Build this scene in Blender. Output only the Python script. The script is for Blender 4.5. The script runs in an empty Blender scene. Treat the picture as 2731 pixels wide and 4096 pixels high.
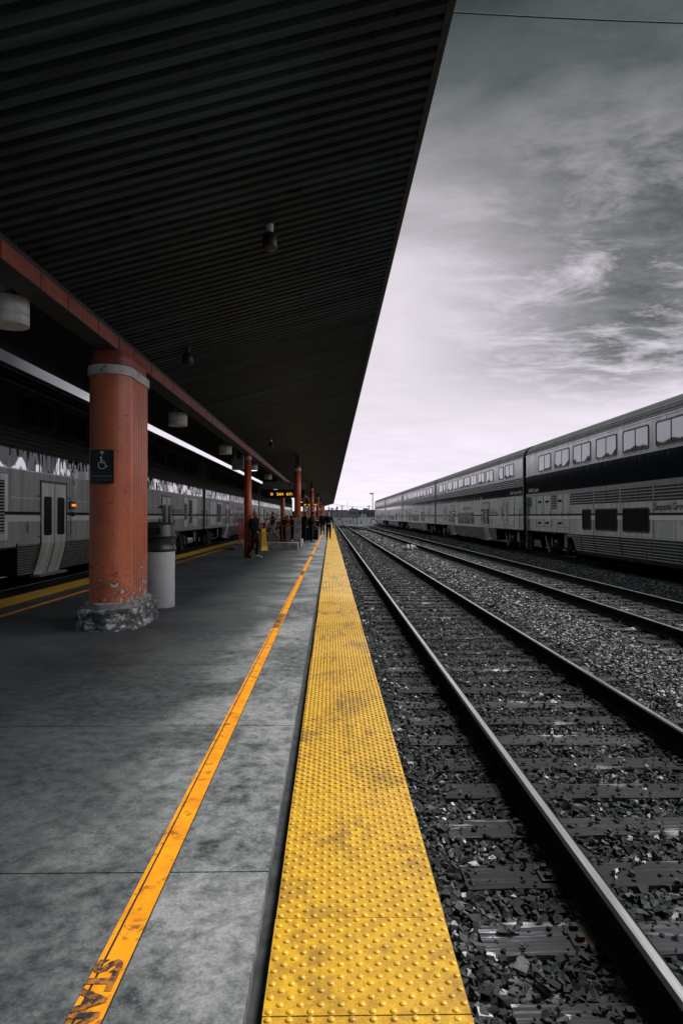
import bpy, math, random
import numpy as np
from mathutils import Vector, Matrix, Euler
R = math.radians
random.seed(7)
rng = np.random.default_rng(11)
SC = bpy.context.scene
COL = SC.collection
sin, cos, pi = math.sin, math.cos, math.pi

# ------------------------------------------------------------------ materials
def nodes_of(name):
    m = bpy.data.materials.new(name); m.use_nodes = True
    nt = m.node_tree
    return m, nt, nt.nodes['Principled BSDF']

def mapping(nt, scale=(1,1,1), coord='Object'):
    tc = nt.nodes.new('ShaderNodeTexCoord'); mp = nt.nodes.new('ShaderNodeMapping')
    mp.inputs['Scale'].default_value = scale
    nt.links.new(tc.outputs[coord], mp.inputs['Vector'])
    return mp.outputs['Vector']

def noise(nt, vec, scale, detail=5, rough=.6, dist=0):
    n = nt.nodes.new('ShaderNodeTexNoise'); n.inputs['Scale'].default_value = scale
    n.inputs['Detail'].default_value = detail; n.inputs['Roughness'].default_value = rough
    n.inputs['Distortion'].default_value = dist
    nt.links.new(vec, n.inputs['Vector']); return n.outputs['Fac']

def ramp(nt, fac, stops):
    r = nt.nodes.new('ShaderNodeValToRGB'); e = r.color_ramp.elements
    while len(e) < len(stops): e.new(.5)
    for k, (p, c) in enumerate(stops):
        e[k].position = p
        e[k].color = (c, c, c, 1) if not isinstance(c, tuple) else (*c, 1)
    nt.links.new(fac, r.inputs['Fac']); return r.outputs['Color']

def mix(nt, fac, a, b, mode='MIX'):
    n = nt.nodes.new('ShaderNodeMix'); n.data_type = 'RGBA'; n.blend_type = mode
    for i, v in ((0, fac), (6, a), (7, b)):
        sock = n.inputs[i]
        if isinstance(v, (int, float)): sock.default_value = v if i == 0 else (v, v, v, 1)
        elif isinstance(v, tuple): sock.default_value = (*v, 1)
        else: nt.links.new(v, sock)
    return n.outputs[2]

def math_(nt, op, a, b=0.0, c=None):
    n = nt.nodes.new('ShaderNodeMath'); n.operation = op
    for i, v in enumerate((a, b) if c is None else (a, b, c)):
        if isinstance(v, (int, float)): n.inputs[i].default_value = v
        else: nt.links.new(v, n.inputs[i])
    return n.outputs[0]

def bump(nt, bs, height, strength=.3, dist=.01):
    b = nt.nodes.new('ShaderNodeBump'); b.inputs['Strength'].default_value = strength
    b.inputs['Distance'].default_value = dist
    nt.links.new(height, b.inputs['Height']); nt.links.new(b.outputs['Normal'], bs.inputs['Normal'])

def mat(name, c1, c2=None, rough=.6, metal=0, ns=6, lo=.4, hi=.65, scale=(1,1,1), bmp=0, bdist=.005, spec=.5, r2=None, coord='Object', detail=5):
    m, nt, bs = nodes_of(name)
    bs.inputs['Roughness'].default_value = rough; bs.inputs['Metallic'].default_value = metal
    bs.inputs['Specular IOR Level'].default_value = spec
    bs.inputs['Base Color'].default_value = (*c1, 1)
    if c2 is not None or bmp or r2 is not None:
        v = mapping(nt, scale, coord); f = noise(nt, v, ns, detail)
        if c2 is not None:
            k = ramp(nt, f, [(lo, 0.), (hi, 1.)])
            nt.links.new(mix(nt, k, c1, c2), bs.inputs['Base Color'])
        if r2 is not None:
            k = ramp(nt, f, [(lo, rough), (hi, r2)]); nt.links.new(k, bs.inputs['Roughness'])
        if bmp: bump(nt, bs, f, bmp, bdist)
    return m

def emat(name, col, s):
    m, nt, bs = nodes_of(name)
    bs.inputs['Base Color'].default_value = (*col, 1)
    bs.inputs['Emission Color'].default_value = (*col, 1); bs.inputs['Emission Strength'].default_value = s
    return m

def concrete(name, base, dark, joint=False, big=.55, contrast=(.36, .62), worn=False):
    m, nt, bs = nodes_of(name)
    v = mapping(nt)
    a = noise(nt, v, big, 8, .65, .4); b = noise(nt, v, 12, 10, .78); c = noise(nt, v, 70, 4, .7)
    k = ramp(nt, a, [(contrast[0], 0.), (contrast[1], 1.)])
    k2 = ramp(nt, b, [(.40, 0.), (.58, 1.)])
    kk = math_(nt, 'MULTIPLY_ADD', k2, .55, math_(nt, 'MULTIPLY', k, .50))
    if worn:  # paler weathered edge, plus canopy shade painted into the left floor
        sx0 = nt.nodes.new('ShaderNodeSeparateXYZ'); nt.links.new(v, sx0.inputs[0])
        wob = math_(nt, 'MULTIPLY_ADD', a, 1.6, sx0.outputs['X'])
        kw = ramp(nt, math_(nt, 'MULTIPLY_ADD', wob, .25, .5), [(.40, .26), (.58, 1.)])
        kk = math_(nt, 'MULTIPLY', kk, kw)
    col = mix(nt, kk, dark, base)
    col = mix(nt, ramp(nt, c, [(.35, .35), (.6, 0.)]), col, tuple(x*.45 for x in dark))
    # gum spots and small stains
    vo = nt.nodes.new('ShaderNodeTexVoronoi'); vo.inputs['Scale'].default_value = 3.1
    nt.links.new(v, vo.inputs['Vector'])
    sp = ramp(nt, vo.outputs['Distance'], [(.03, 1.), (.075, 0.)])
    sel = ramp(nt, noise(nt, v, 1.3, 2), [(.5, 0.), (.52, 1.)])
    col = mix(nt, math_(nt, 'MULTIPLY', math_(nt, 'MULTIPLY', sp, sel), .85), col, (.012, .013, .014))
    # rusty stains
    ru = ramp(nt, noise(nt, v, 1.9, 6, .7), [(.66, 0.), (.74, .55)])
    col = mix(nt, ru, col, (.11, .055, .035))
    # fine cracks
    cr = nt.nodes.new('ShaderNodeTexVoronoi'); cr.feature = 'DISTANCE_TO_EDGE'; cr.inputs['Scale'].default_value = .23
    dv = nt.nodes.new('ShaderNodeVectorMath'); dv.operation = 'ADD'
    nn = nt.nodes.new('ShaderNodeTexNoise'); nn.inputs['Scale'].default_value = 2.2; nn.inputs['Detail'].default_value = 6
    sc = nt.nodes.new('ShaderNodeVectorMath'); sc.operation = 'SCALE'; sc.inputs['Scale'].default_value = .35
    nt.links.new(v, nn.inputs['Vector']); nt.links.new(nn.outputs['Color'], sc.inputs[0])
    nt.links.new(v, dv.inputs[0]); nt.links.new(sc.outputs[0], dv.inputs[1]); nt.links.new(dv.outputs[0], cr.inputs['Vector'])
    ck = ramp(nt, cr.outputs['Distance'], [(.0, .35), (.0022, 0.)])
    col = mix(nt, ck, col, (.015, .016, .018))
    nt.links.new(col, bs.inputs['Base Color'])
    nt.links.new(ramp(nt, b, [(.3, .5), (.7, .85)]), bs.inputs['Roughness'])
    bump(nt, bs, math_(nt, 'ADD', b, math_(nt, 'MULTIPLY', c, .5)), .35, .006)
    return m

M = {}
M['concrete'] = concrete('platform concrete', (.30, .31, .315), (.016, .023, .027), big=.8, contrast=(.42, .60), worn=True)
M['curb'] = concrete('curb concrete', (.42, .42, .43), (.05, .055, .058), big=3.5, contrast=(.42, .56))
M['edge_dark'] = mat('platform edge side', (.02, .024, .027), (.05, .055, .06), .9, ns=9)
M['void'] = mat('grimy gap', (.008, .01, .012), None, 1)
M['black'] = mat('black paint', (.012, .015, .018), (.02, .023, .026), .45, ns=4)
M['rubber'] = mat('black plastic', (.014, .017, .02), (.03, .034, .037), .38, ns=3)
M['dark_cloth'] = mat('dark cloth', (.010, .012, .015), (.022, .025, .03), .95, ns=25, bmp=.4, spec=.1)
M['black_cloth'] = mat('black cloth', (.008, .010, .013), (.015, .018, .022), .95, ns=25, bmp=.4, spec=.1)
M['denim'] = mat('grey trousers cloth', (.14, .15, .165), (.30, .31, .33), .95, ns=14, bmp=.5, spec=.1)
M['skin'] = mat('skin', (.50, .26, .18), (.58, .33, .24), .55, ns=8)
M['blonde'] = mat('blonde hair', (.42, .27, .07), (.72, .52, .20), .5, ns=40, scale=(1, 1, .15))
M['dark_hair'] = mat('dark hair', (.012, .010, .010), (.03, .025, .022), .5, ns=40)
M['white_cloth'] = mat('white cloth', (.72, .70, .72), (.5, .5, .52), .8, ns=20)
M['hivis'] = mat('yellow vest', (.85, .55, .01), (.7, .4, .01), .7, ns=20)
M['white_metal'] = mat('white enamel', (.62, .62, .64), (.40, .41, .42), .4, ns=3, scale=(3, 3, .6), lo=.45, hi=.75)
M['bin_white'] = mat('scuffed white bin plastic', (.50, .50, .53), (.36, .36, .38), .5, ns=5, lo=.55, hi=.75)
M['grey_metal'] = mat('grey metal', (.16, .17, .175), (.09, .1, .105), .5, .3, ns=8)
M['steel'] = mat('polished rail head', (.78, .78, .78), (.50, .50, .51), .27, 1, ns=30, scale=(1, .05, 1), r2=.42)
M['rail_side'] = mat('dirty rail side', (.006, .007, .008), (.016, .013, .012), .9, ns=10, spec=.15)
M['glow'] = emat('lit tube', (1, .93, .85), .9)
M['amber'] = emat('amber led', (1, .50, .02), .55)
M['amberlamp'] = emat('amber marker lamp', (1, .30, .02), .55)
M['redlamp'] = emat('red marker lamp', (1, .05, .01), .7)
M['car_glass'] = mat('parked car glass', (.02, .025, .03), None, .08)
M['paper'] = mat('crumpled paper', (.75, .74, .76), (.5, .5, .5), .8, ns=12, bmp=.6)
M['wood_pole'] = mat('weathered pole', (.05, .05, .052), (.09, .09, .09), .9, ns=20)
M['siding'] = mat('pale siding', (.26, .27, .27), (.33, .34, .34), .7, ns=2, scale=(.2, 1, 6))
M['parapet'] = mat('dark parapet', (.07, .08, .082), (.12, .13, .13), .8, ns=2)
M['wall_white'] = mat('white painted wall', (.80, .78, .82), (.70, .69, .72), .8, ns=1.2)
M['building_dark'] = mat('dark brick building', (.08, .085, .09), (.16, .16, .165), .85, ns=4)
M['building_grey'] = mat('grey building', (.25, .25, .255), (.33, .33, .33), .8, ns=3)
M['win_dark'] = mat('dark window', (.02, .024, .028), None, .15)

def m_red(name, c, rough=.42, chips=0.0, streak=False):
    m, nt, bs = nodes_of(name)
    v = mapping(nt)
    a = noise(nt, v, 3, 7, .6); b = noise(nt, v, 18, 5)
    col = mix(nt, ramp(nt, a, [(.38, 0.), (.66, .7)]), c, tuple(x*.62 for x in c))
    if streak:
        s = noise(nt, mapping(nt, (1, 9, .5)), 2.5, 5)
        col = mix(nt, ramp(nt, s, [(.45, 0.), (.62, .55)]), col, (c[0]*.35, c[1]*.4, c[2]*.5))
    if chips:
        # peeling paint low down: bare white plaster and dark scabs
        sx = nt.nodes.new('ShaderNodeSeparateXYZ'); nt.links.new(v, sx.inputs[0])
        low = ramp(nt, sx.outputs['Z'], [(.02, 1.), (.9, 0.)])
        low = ramp(nt, math_(nt, 'MULTIPLY', sx.outputs['Z'], .3), [(.11, 1.), (.30, .0)])
        n3 = noise(nt, mapping(nt, (1, 1, 1.3)), 9, 6, .62, .6)
        k = math_(nt, 'ADD', n3, math_(nt, 'MULTIPLY', low, .17))
        dk = ramp(nt, k, [(.655, 0.), (.675, 1.)])
        wt = ramp(nt, k, [(.70, 0.), (.72, 1.)])
        col = mix(nt, dk, col, (.16, .03, .02)); col = mix(nt, wt, col, (.48, .49, .52))
        bump(nt, bs, math_(nt, 'ADD', math_(nt, 'MULTIPLY', b, .25), math_(nt, 'MULTIPLY', dk, -1.)), .5, .004)
    else: bump(nt, bs, b, .2, .003)
    nt.links.new(col, bs.inputs['Base Color']); bs.inputs['Roughness'].default_value = rough
    return m
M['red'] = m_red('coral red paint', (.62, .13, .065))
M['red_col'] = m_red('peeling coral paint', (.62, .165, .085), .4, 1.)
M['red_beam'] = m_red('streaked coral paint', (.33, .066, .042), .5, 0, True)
M['red_rail'] = m_red('railing coral paint', (.60, .10, .06), .45)

def m_plaster():
    m, nt, bs = nodes_of('peeling pedestal')
    v = mapping(nt, (1, 1, 1.6)); a = noise(nt, v, 7, 10, .72, .1)
    col = ramp(nt, a, [(.42, (.03, .034, .036)), (.50, (.11, .115, .12)), (.545, (.20, .20, .21)), (.57, (.52, .52, .54)), (.78, (.60, .60, .62))])
    nt.links.new(col, bs.inputs['Base Color']); bs.inputs['Roughness'].default_value = .8
    bump(nt, bs, a, .4, .008); return m
M['pedestal'] = m_plaster()
def m_collar():
    m, nt, bs = nodes_of('rusty white collar')
    v = mapping(nt); a = noise(nt, v, 7, 8, .65, .5)
    col = ramp(nt, a, [(.50, (.55, .55, .56)), (.60, (.42, .40, .38)), (.65, (.25, .11, .02)), (.72, (.04, .03, .025))])
    nt.links.new(col, bs.inputs['Base Color']); bs.inputs['Roughness'].default_value = .6
    bump(nt, bs, a, .3, .004); return m
M['collar'] = m_collar()

def m_tactile(name):
    m, nt, bs = nodes_of(name)
    v = mapping(nt)
    a = noise(nt, mapping(nt, (1.6, .9, 1)), 1.7, 8, .68, .5)
    b = noise(nt, v, 14, 6, .7)
    fine = noise(nt, v, 300, 2)
    y1, y2 = (.72, .42, .018), (.55, .31, .025)
    col = mix(nt, ramp(nt, b, [(.4, 0.), (.7, .7)]), y1, y2)
    d = math_(nt, 'ADD', a, math_(nt, 'MULTIPLY', b, .35))
    col = mix(nt, ramp(nt, d, [(.68, 0.), (.86, .85)]), col, (.13, .075, .025))
    # grime in the low field between the domes
    sx = nt.nodes.new('ShaderNodeSeparateXYZ'); nt.links.new(v, sx.inputs[0])
    low = ramp(nt, math_(nt, 'MULTIPLY', math_(nt, 'ADD', sx.outputs['Z'], .02), 20), [(.42, 1.), (.48, 0.)])
    g = math_(nt, 'MULTIPLY', low, math_(nt, 'MULTIPLY', ramp(nt, fine, [(.42, .1), (.58, 1.)]), ramp(nt, b, [(.36, .25), (.6, .95)])))
    col = mix(nt, g, col, (.30, .15, .02))
    vo = nt.nodes.new('ShaderNodeTexVoronoi'); vo.inputs['Scale'].default_value = 1.7; nt.links.new(v, vo.inputs['Vector'])
    col = mix(nt, ramp(nt, vo.outputs['Distance'], [(.05, .85), (.07, 0.)]), col, (.03, .025, .02))
    nt.links.new(col, bs.inputs['Base Color']); bs.inputs['Roughness'].default_value = .36; bs.inputs['Specular IOR Level'].default_value = .75
    bump(nt, bs, fine, .25, .002); return m
M['tactile'] = m_tactile('yellow tactile plastic')
def m_line():
    m, nt, bs = nodes_of('orange line paint')
    v = mapping(nt); a = noise(nt, v, 16, 8, .7, .3); b = noise(nt, v, 2.0, 3)
    k = ramp(nt, math_(nt, 'ADD', a, math_(nt, 'MULTIPLY', b, .3)), [(.70, 0.), (.80, .8)])
    base = mix(nt, ramp(nt, noise(nt, v, 5, 6, .65), [(.4, 0.), (.65, 1.)]), (.86, .33, .003), (.62, .21, .004))
    col = mix(nt, k, base, (.10, .045, .01))
    nt.links.new(col, bs.inputs['Base Color']); bs.inputs['Roughness'].default_value = .5
    return m
M['line'] = m_line()

def m_stencil():
    m, nt, bs = nodes_of('worn black stencil paint')
    v = mapping(nt); a = noise(nt, v, 22, 7, .7)
    nt.links.new(mix(nt, ramp(nt, a, [(.46, 0.), (.58, .85)]), (.010, .011, .012), (.40, .14, .01)), bs.inputs['Base Color']); bs.inputs['Roughness'].default_value = .7
    return m
M['stencil'] = m_stencil()
def m_ballast(name, light=1., is_ground=False):
    m, nt, bs = nodes_of(name)
    v = mapping(nt)
    if is_ground:
        vo = nt.nodes.new('ShaderNodeTexVoronoi'); vo.inputs['Scale'].default_value = 16; nt.links.new(v, vo.inputs['Vector'])
        sx = nt.nodes.new('ShaderNodeSeparateColor'); nt.links.new(vo.outputs['Color'], sx.inputs[0])
        k = ramp(nt, sx.outputs[0], [(0., (.015, .018, .02)), (.5, (.06, .065, .065)), (.85, (.16, .16, .165)), (1., (.32, .32, .34))])
        col = k
        bump(nt, bs, vo.outputs['Distance'], 1., .03)
        fld = noise(nt, v, .15, 4); col = mix(nt, ramp(nt, fld, [(.35, .5), (.65, 0.)]), col, (.02, .022, .024))
    else:
        oi = nt.nodes.new('ShaderNodeAttribute'); oi.attribute_name = 'tint'
        k = ramp(nt, oi.outputs['Fac'], [(0., (.010, .013, .014)), (.25, (.045, .05, .05)), (.5, (.13, .135, .135)), (.8, (.28, .28, .29)), (1., (.66, .64, .68))])
        n = noise(nt, v, 90, 4); col = mix(nt, ramp(nt, n, [(.4, 0.), (.65, .6)]), k, (.03, .034, .036))
        bump(nt, bs, n, .15, .003)
    nt.links.new(col, bs.inputs['Base Color']); bs.inputs['Roughness'].default_value = .85
    bs.inputs['Specular IOR Level'].default_value = .3
    return m
M['ballast'] = m_ballast('ballast stone')
M['ground'] = m_ballast('yard ground', 1, True)
def m_wood():
    m, nt, bs = nodes_of('weathered sleeper wood')
    v = mapping(nt, (1.2, 26, 12)); a = noise(nt, v, 1.6, 8, .7, .3)
    w = noise(nt, mapping(nt, (.9, 2, 1)), 1.1, 3)
    col = ramp(nt, a, [(.40, (.005, .007, .008)), (.54, (.022, .022, .026)), (.70, (.13, .12, .14))])
    col = mix(nt, ramp(nt, math_(nt, 'ADD', w, math_(nt, 'MULTIPLY', a, .3)), [(.75, 0.), (.80, .85)]), col, (.40, .39, .43))
    sx = nt.nodes.new('ShaderNodeSeparateXYZ'); nt.links.new(mapping(nt), sx.inputs[0])
    gr = math_(nt, 'ABSOLUTE', math_(nt, 'SUBTRACT', math_(nt, 'ABSOLUTE', sx.outputs['X']), .77))
    col = mix(nt, ramp(nt, math_(nt, 'MULTIPLY_ADD', a, .2, gr), [(.18, 1.), (.42, 0.)]), col, (.004, .0055, .006))
    oi = nt.nodes.new('ShaderNodeObjectInfo'); col = mix(nt, 1.0, col, ramp(nt, oi.outputs['Random'], [(0., .35), (.6, .9), (1., 2.0)]), 'MULTIPLY')
    nt.links.new(col, bs.inputs['Base Color']); bs.inputs['Roughness'].default_value = .85
    bump(nt, bs, a, .9, .012); return m
M['wood'] = m_wood()
M['rust'] = mat('rusty tie plate', (.012, .012, .012), (.16, .045, .018), .9, ns=14, lo=.6, hi=.7)

def m_deck():
    m, nt, bs = nodes_of('dark painted roof deck')
    v = mapping(nt, (.35, 7.5, .35)); a = noise(nt, v, 1., 5, .6)
    b = noise(nt, mapping(nt, (.5, .22, .5)), 1., 4); c = noise(nt, mapping(nt), 2.6, 7, .65, .4)
    col = mix(nt, ramp(nt, a, [(.36, 0.), (.62, 1.)]), (.005, .016, .021), (.040, .068, .078))
    col = mix(nt, ramp(nt, b, [(.40, .8), (.56, 0.)]), col, (.018, .023, .026))
    col = mix(nt, ramp(nt, c, [(.58, 0.), (.66, .9)]), col, (.006, .010, .012))
    nt.links.new(col, bs.inputs['Base Color']); bs.inputs['Roughness'].default_value = .6; bs.inputs['Specular IOR Level'].default_value = .25
    return m
M['deck'] = m_deck()
M['deck_left'] = mat('shade darkened left roof deck', (.010, .013, .015), (.016, .02, .022), .8, ns=2, spec=.2)  # shade of the left wing put into a near-black colour
M['fascia'] = mat('dark eave channel', (.014, .017, .019), (.03, .034, .036), .6, ns=5)
M['eave_trim'] = mat('galvanised trim', (.35, .36, .38), None, .45, .6)

# train materials
def m_steel(name, base, rough, metal, streaks=.6, wav=.15):
    m, nt, bs = nodes_of(name)
    s = noise(nt, mapping(nt, (4.5, 1, .22)), 1.6, 6, .65)
    g = noise(nt, mapping(nt, (6, 1, 6)), 2, 6)
    col = mix(nt, ramp(nt, s, [(.38, streaks), (.62, 0.)]), base, tuple(x*.36 for x in base))
    col = mix(nt, ramp(nt, g, [(.5, 0.), (.75, .35)]), col, tuple(x*.5 for x in base))
    nt.links.new(col, bs.inputs['Base Color'])
    bs.inputs['Metallic'].default_value = metal
    nt.links.new(ramp(nt, s, [(.3, rough+.12), (.7, rough)]), bs.inputs['Roughness'])
    w = noise(nt, mapping(nt, (1.3, 1, 1.1)), 1.6, 2, .4)
    bump(nt, bs, w, wav, .05)
    return m
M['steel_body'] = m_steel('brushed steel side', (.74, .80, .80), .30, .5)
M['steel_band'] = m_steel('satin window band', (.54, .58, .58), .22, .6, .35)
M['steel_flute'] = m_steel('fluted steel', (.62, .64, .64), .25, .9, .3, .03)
M['flute_shade'] = mat('shade painted flute valleys', (.022, .027, .03), (.05, .056, .058), .6, ns=4)  # dark reflections between the crests painted into the valley colour
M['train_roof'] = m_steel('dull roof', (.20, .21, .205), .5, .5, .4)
M['steel_shade'] = m_steel('shade darkened steel of the left train', (.40, .44, .44), .34, .5)  # darker copy of the side steel, left side shade in its colour
def m_wavy_reflection():
    m, nt, bs = nodes_of('gloss band with painted reflections')
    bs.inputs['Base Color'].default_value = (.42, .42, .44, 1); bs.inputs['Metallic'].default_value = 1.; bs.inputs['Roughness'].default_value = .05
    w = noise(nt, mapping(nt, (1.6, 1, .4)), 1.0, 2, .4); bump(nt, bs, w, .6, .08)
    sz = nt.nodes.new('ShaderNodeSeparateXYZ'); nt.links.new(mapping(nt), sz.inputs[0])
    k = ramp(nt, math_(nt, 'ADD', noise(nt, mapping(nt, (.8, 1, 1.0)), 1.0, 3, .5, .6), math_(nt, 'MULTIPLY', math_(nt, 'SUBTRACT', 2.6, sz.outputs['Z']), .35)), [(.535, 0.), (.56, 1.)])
    nt.links.new(mix(nt, k, (.012, .018, .020), (.62, .61, .64)), bs.inputs['Base Color']); return m  # pale reflection patches painted into the base colour
M['wavy'] = m_wavy_reflection()
M['shade_band'] = mat('shade darkened upper band', (.012, .016, .019), (.022, .027, .03), .5, ns=3, spec=.2)  # dark canopy reflection on the left train painted as near-black
def m_navy():
    m, nt, bs = nodes_of('gloss black blue paint')
    bs.inputs['Base Color'].default_value = (.003, .010, .013, 1)
    bs.inputs['Roughness'].default_value = .10; bs.inputs['Metallic'].default_value = 0
    bs.inputs['Specular IOR Level'].default_value = .3
    w = noise(nt, mapping(nt, (2.4, 1, .5)), 1.4, 4, .55)
    bump(nt, bs, w, .28, .03); return m
M['navy'] = m_navy()
def m_glass():
    m, nt, bs = nodes_of('train window glass')
    bs.inputs['Base Color'].default_value = (.30, .30, .315, 1); bs.inputs['Metallic'].default_value = 1.
    bs.inputs['Roughness'].default_value = .04
    bs.inputs['Base Color'].default_value = (.24, .25, .26, 1)
    w = noise(nt, mapping(nt, (1, 1, 1)), 1.1, 1); bump(nt, bs, w, .45, .03); return m
M['glass_up'] = m_glass()
M['glass_low'] = mat('dark lower window glass', (.006, .009, .011), None, .22, spec=.06)
M['underframe'] = mat('grimy underframe', (.008, .010, .011), (.022, .024, .025), .85, ns=4, spec=.2)
M['bright_bits'] = mat('bare metal bits', (.32, .33, .34), (.12, .12, .125), .5, .5, ns=6)
M['letter_dark'] = mat('dark lettering', (.02, .022, .025), None, .5)
M['letter_light'] = mat('silver lettering', (.72, .73, .74), None, .4)
M['white_band'] = mat('white stripe paint', (.62, .61, .64), (.5, .5, .52), .5, ns=2)

# ------------------------------------------------------------------ mesh helpers
class MB:
    def __init__(s): s.v = []; s.f = []; s.m = []; s.cut = []
    def add(s, vs, fs, mi=0):
        o = len(s.v); s.cut.append((o, len(s.f))); s.v += [tuple(p) for p in vs]; s.f += [tuple(i+o for i in f) for f in fs]; s.m += [mi]*len(fs)
    def box(s, x0, x1, y0, y1, z0, z1, mi=0):
        s.add([(x0,y0,z0),(x1,y0,z0),(x1,y1,z0),(x0,y1,z0),(x0,y0,z1),(x1,y0,z1),(x1,y1,z1),(x0,y1,z1)],
              [(0,3,2,1),(4,5,6,7),(0,1,5,4),(1,2,6,5),(2,3,7,6),(3,0,4,7)], mi)
    def prism(s, prof, axis, a, b, mi=0, cap=True):
        # prof: closed list of 2D points; axis 'x': prof=(y,z); 'y': prof=(x,z); 'z': prof=(x,y)
        n = len(prof)
        def P(q, t): return {'x': (t, q[0], q[1]), 'y': (q[0], t, q[1]), 'z': (q[0], q[1], t)}[axis]
        vs = [P(q, a) for q in prof] + [P(q, b) for q in prof]
        fs = [(i, (i+1) % n, n+(i+1) % n, n+i) for i in range(n)]
        if cap: fs += [tuple(range(n-1, -1, -1)), tuple(range(n, 2*n))]
        s.add(vs, fs, mi)
    def lathe(s, cx, cy, prof, n=24, mi=0):
        vs = []; fs = []
        for r, z in prof:
            for k in range(n): vs.append((cx+r*cos(2*pi*k/n), cy+r*sin(2*pi*k/n), z))
        for j in range(len(prof)-1):
            for k in range(n):
                a = j*n+k; b = j*n+(k+1) % n; fs.append((a, b, b+n, a+n))
        fs.append(tuple(range(n-1, -1, -1))); fs.append(tuple((len(prof)-1)*n+k for k in range(n)))
        s.add(vs, fs, mi)
    def tube(s, pts, r, n=8, mi=0, cap=True):
        pts = [Vector(p) for p in pts]; rs = r if isinstance(r, (list, tuple)) else [r]*len(pts)
        vs = []; fs = []
        up = Vector((0, 0, 1))
        for i, p in enumerate(pts):
            d = (pts[min(i+1, len(pts)-1)] - pts[max(i-1, 0)]).normalized()
            ref = up if abs(d.z) < .95 else Vector((1, 0, 0))
            u = d.cross(ref).normalized(); w = u.cross(d)
            for k in range(n):
                a = 2*pi*k/n; vs.append(p + (u*cos(a) + w*sin(a))*rs[i])
        for i in range(len(pts)-1):
            for k in range(n):
                a = i*n+k; b = i*n+(k+1) % n; fs.append((a, b, b+n, a+n))
        if cap: fs += [tuple(range(n-1, -1, -1)), tuple((len(pts)-1)*n+k for k in range(n))]
        s.add(vs, fs, mi)
    def ball(s, c, r, n=12, mi=0, sq=(1,1,1)):
        vs = []; fs = []; h = n//2
        for j in range(1, h):
            t = pi*j/h
            for k in range(n): vs.append((c[0]+r*sq[0]*sin(t)*cos(2*pi*k/n), c[1]+r*sq[1]*sin(t)*sin(2*pi*k/n), c[2]+r*sq[2]*cos(t)))
        top = len(vs); vs.append((c[0], c[1], c[2]+r*sq[2])); vs.append((c[0], c[1], c[2]-r*sq[2]))
        for j in range(h-2):
            for k in range(n):
                a = j*n+k; b = j*n+(k+1) % n; fs.append((a, a+n, b+n, b))
        for k in range(n):
            fs.append((top, k, (k+1) % n)); fs.append((top+1, (h-2)*n+(k+1) % n, (h-2)*n+k))
        s.add(vs, fs, mi)
    def build_each(s, name, mats, parent=None, smooth=False, k=1):
        # one object for every k primitives
        cs = s.cut[::k] + [(len(s.v), len(s.f))]; out = []
        for (v0, f0), (v1, f1) in zip(cs[:-1], cs[1:]):
            g = MB(); g.v = s.v[v0:v1]; g.f = [tuple(i-v0 for i in f) for f in s.f[f0:f1]]; g.m = s.m[f0:f1]
            out.append(g.build(name, mats, parent, smooth))
        return out
    def build(s, name, mats, parent=None, smooth=False, loc=(0,0,0)):
        me = bpy.data.meshes.new(name); me.from_pydata(s.v, [], s.f)
        for m in (mats if isinstance(mats, (list, tuple)) else [mats]): me.materials.append(M[m])
        me.polygons.foreach_set('material_index', s.m)
        if smooth: me.polygons.foreach_set('use_smooth', [True]*len(s.f))
        me.update()
        o = bpy.data.objects.new(name, me); COL.objects.link(o); o.location = loc
        if parent: o.parent = parent
        return o

def tag(o, label=None, cat=None, group=None, kind=None):
    if label: o['label'] = label
    if cat: o['category'] = cat; o['kind'] = 'thing'
    if group: o['group'] = group
    if kind: o['kind'] = kind
    return o
def empty(name, loc, label, cat, group=None, rz=0):
    o = bpy.data.objects.new(name, None); COL.objects.link(o); o.location = loc; o.rotation_euler.z = rz
    o.empty_display_size = .2
    return tag(o, label, cat, group)
KIDS = {}
def children(o): return [c for c in bpy.data.objects if c.parent == o]
def copy_tree(o, parent=None):
    c = o.copy(); COL.objects.link(c)
    if parent: c.parent = parent
    for ch in children(o): copy_tree(ch, c)
    return c
def struct(o): o['kind'] = 'structure'; return o

def text_mesh(s, size, spacing=1., bold=0, xscale=1.):
    cu = bpy.data.curves.new('t', 'FONT'); cu.body = s; cu.size = size; cu.space_character = spacing
    cu.align_x = 'LEFT'; cu.offset = bold; cu.resolution_u = 3
    ob = bpy.data.objects.new('t', cu); COL.objects.link(ob)
    bpy.context.view_layer.update()
    dg = bpy.context.evaluated_depsgraph_get()
    me = bpy.data.meshes.new_from_object(ob.evaluated_get(dg))
    bpy.data.objects.remove(ob); bpy.data.curves.remove(cu)
    if xscale != 1.:
        for v in me.vertices: v.co.x *= xscale
    return me
def text(name, s, size, matrix, material, parent, spacing=1., bold=0, fit=None):
    me = text_mesh(s, size, spacing, bold)
    w = max([v.co.x for v in me.vertices] or [1])
    if fit:
        for v in me.vertices: v.co.x *= fit/w
    me.transform(matrix); me.materials.clear(); me.materials.append(M[material]); me.name = name
    o = bpy.data.objects.new(name, me); COL.objects.link(o)
    if parent: o.parent = parent
    return o
def mtx(origin, xdir, ydir):
    x = Vector(xdir).normalized(); y = Vector(ydir).normalized(); z = x.cross(y)
    m = Matrix((x, y, z)).transposed().to_4x4(); m.translation = Vector(origin); return m

# ------------------------------------------------------------------ camera
H = 1.447
cam = bpy.data.cameras.new('camera'); co = bpy.data.objects.new('camera', cam); COL.objects.link(co)
cam.sensor_fit = 'VERTICAL'; cam.sensor_height = 36; cam.sensor_width = 24; cam.lens = 23.77
co.location = (0, 0, H); co.rotation_euler = (R(90.38), 0, R(-.92)); cam.clip_start = .05; cam.clip_end = 5000
SC.camera = co

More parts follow.
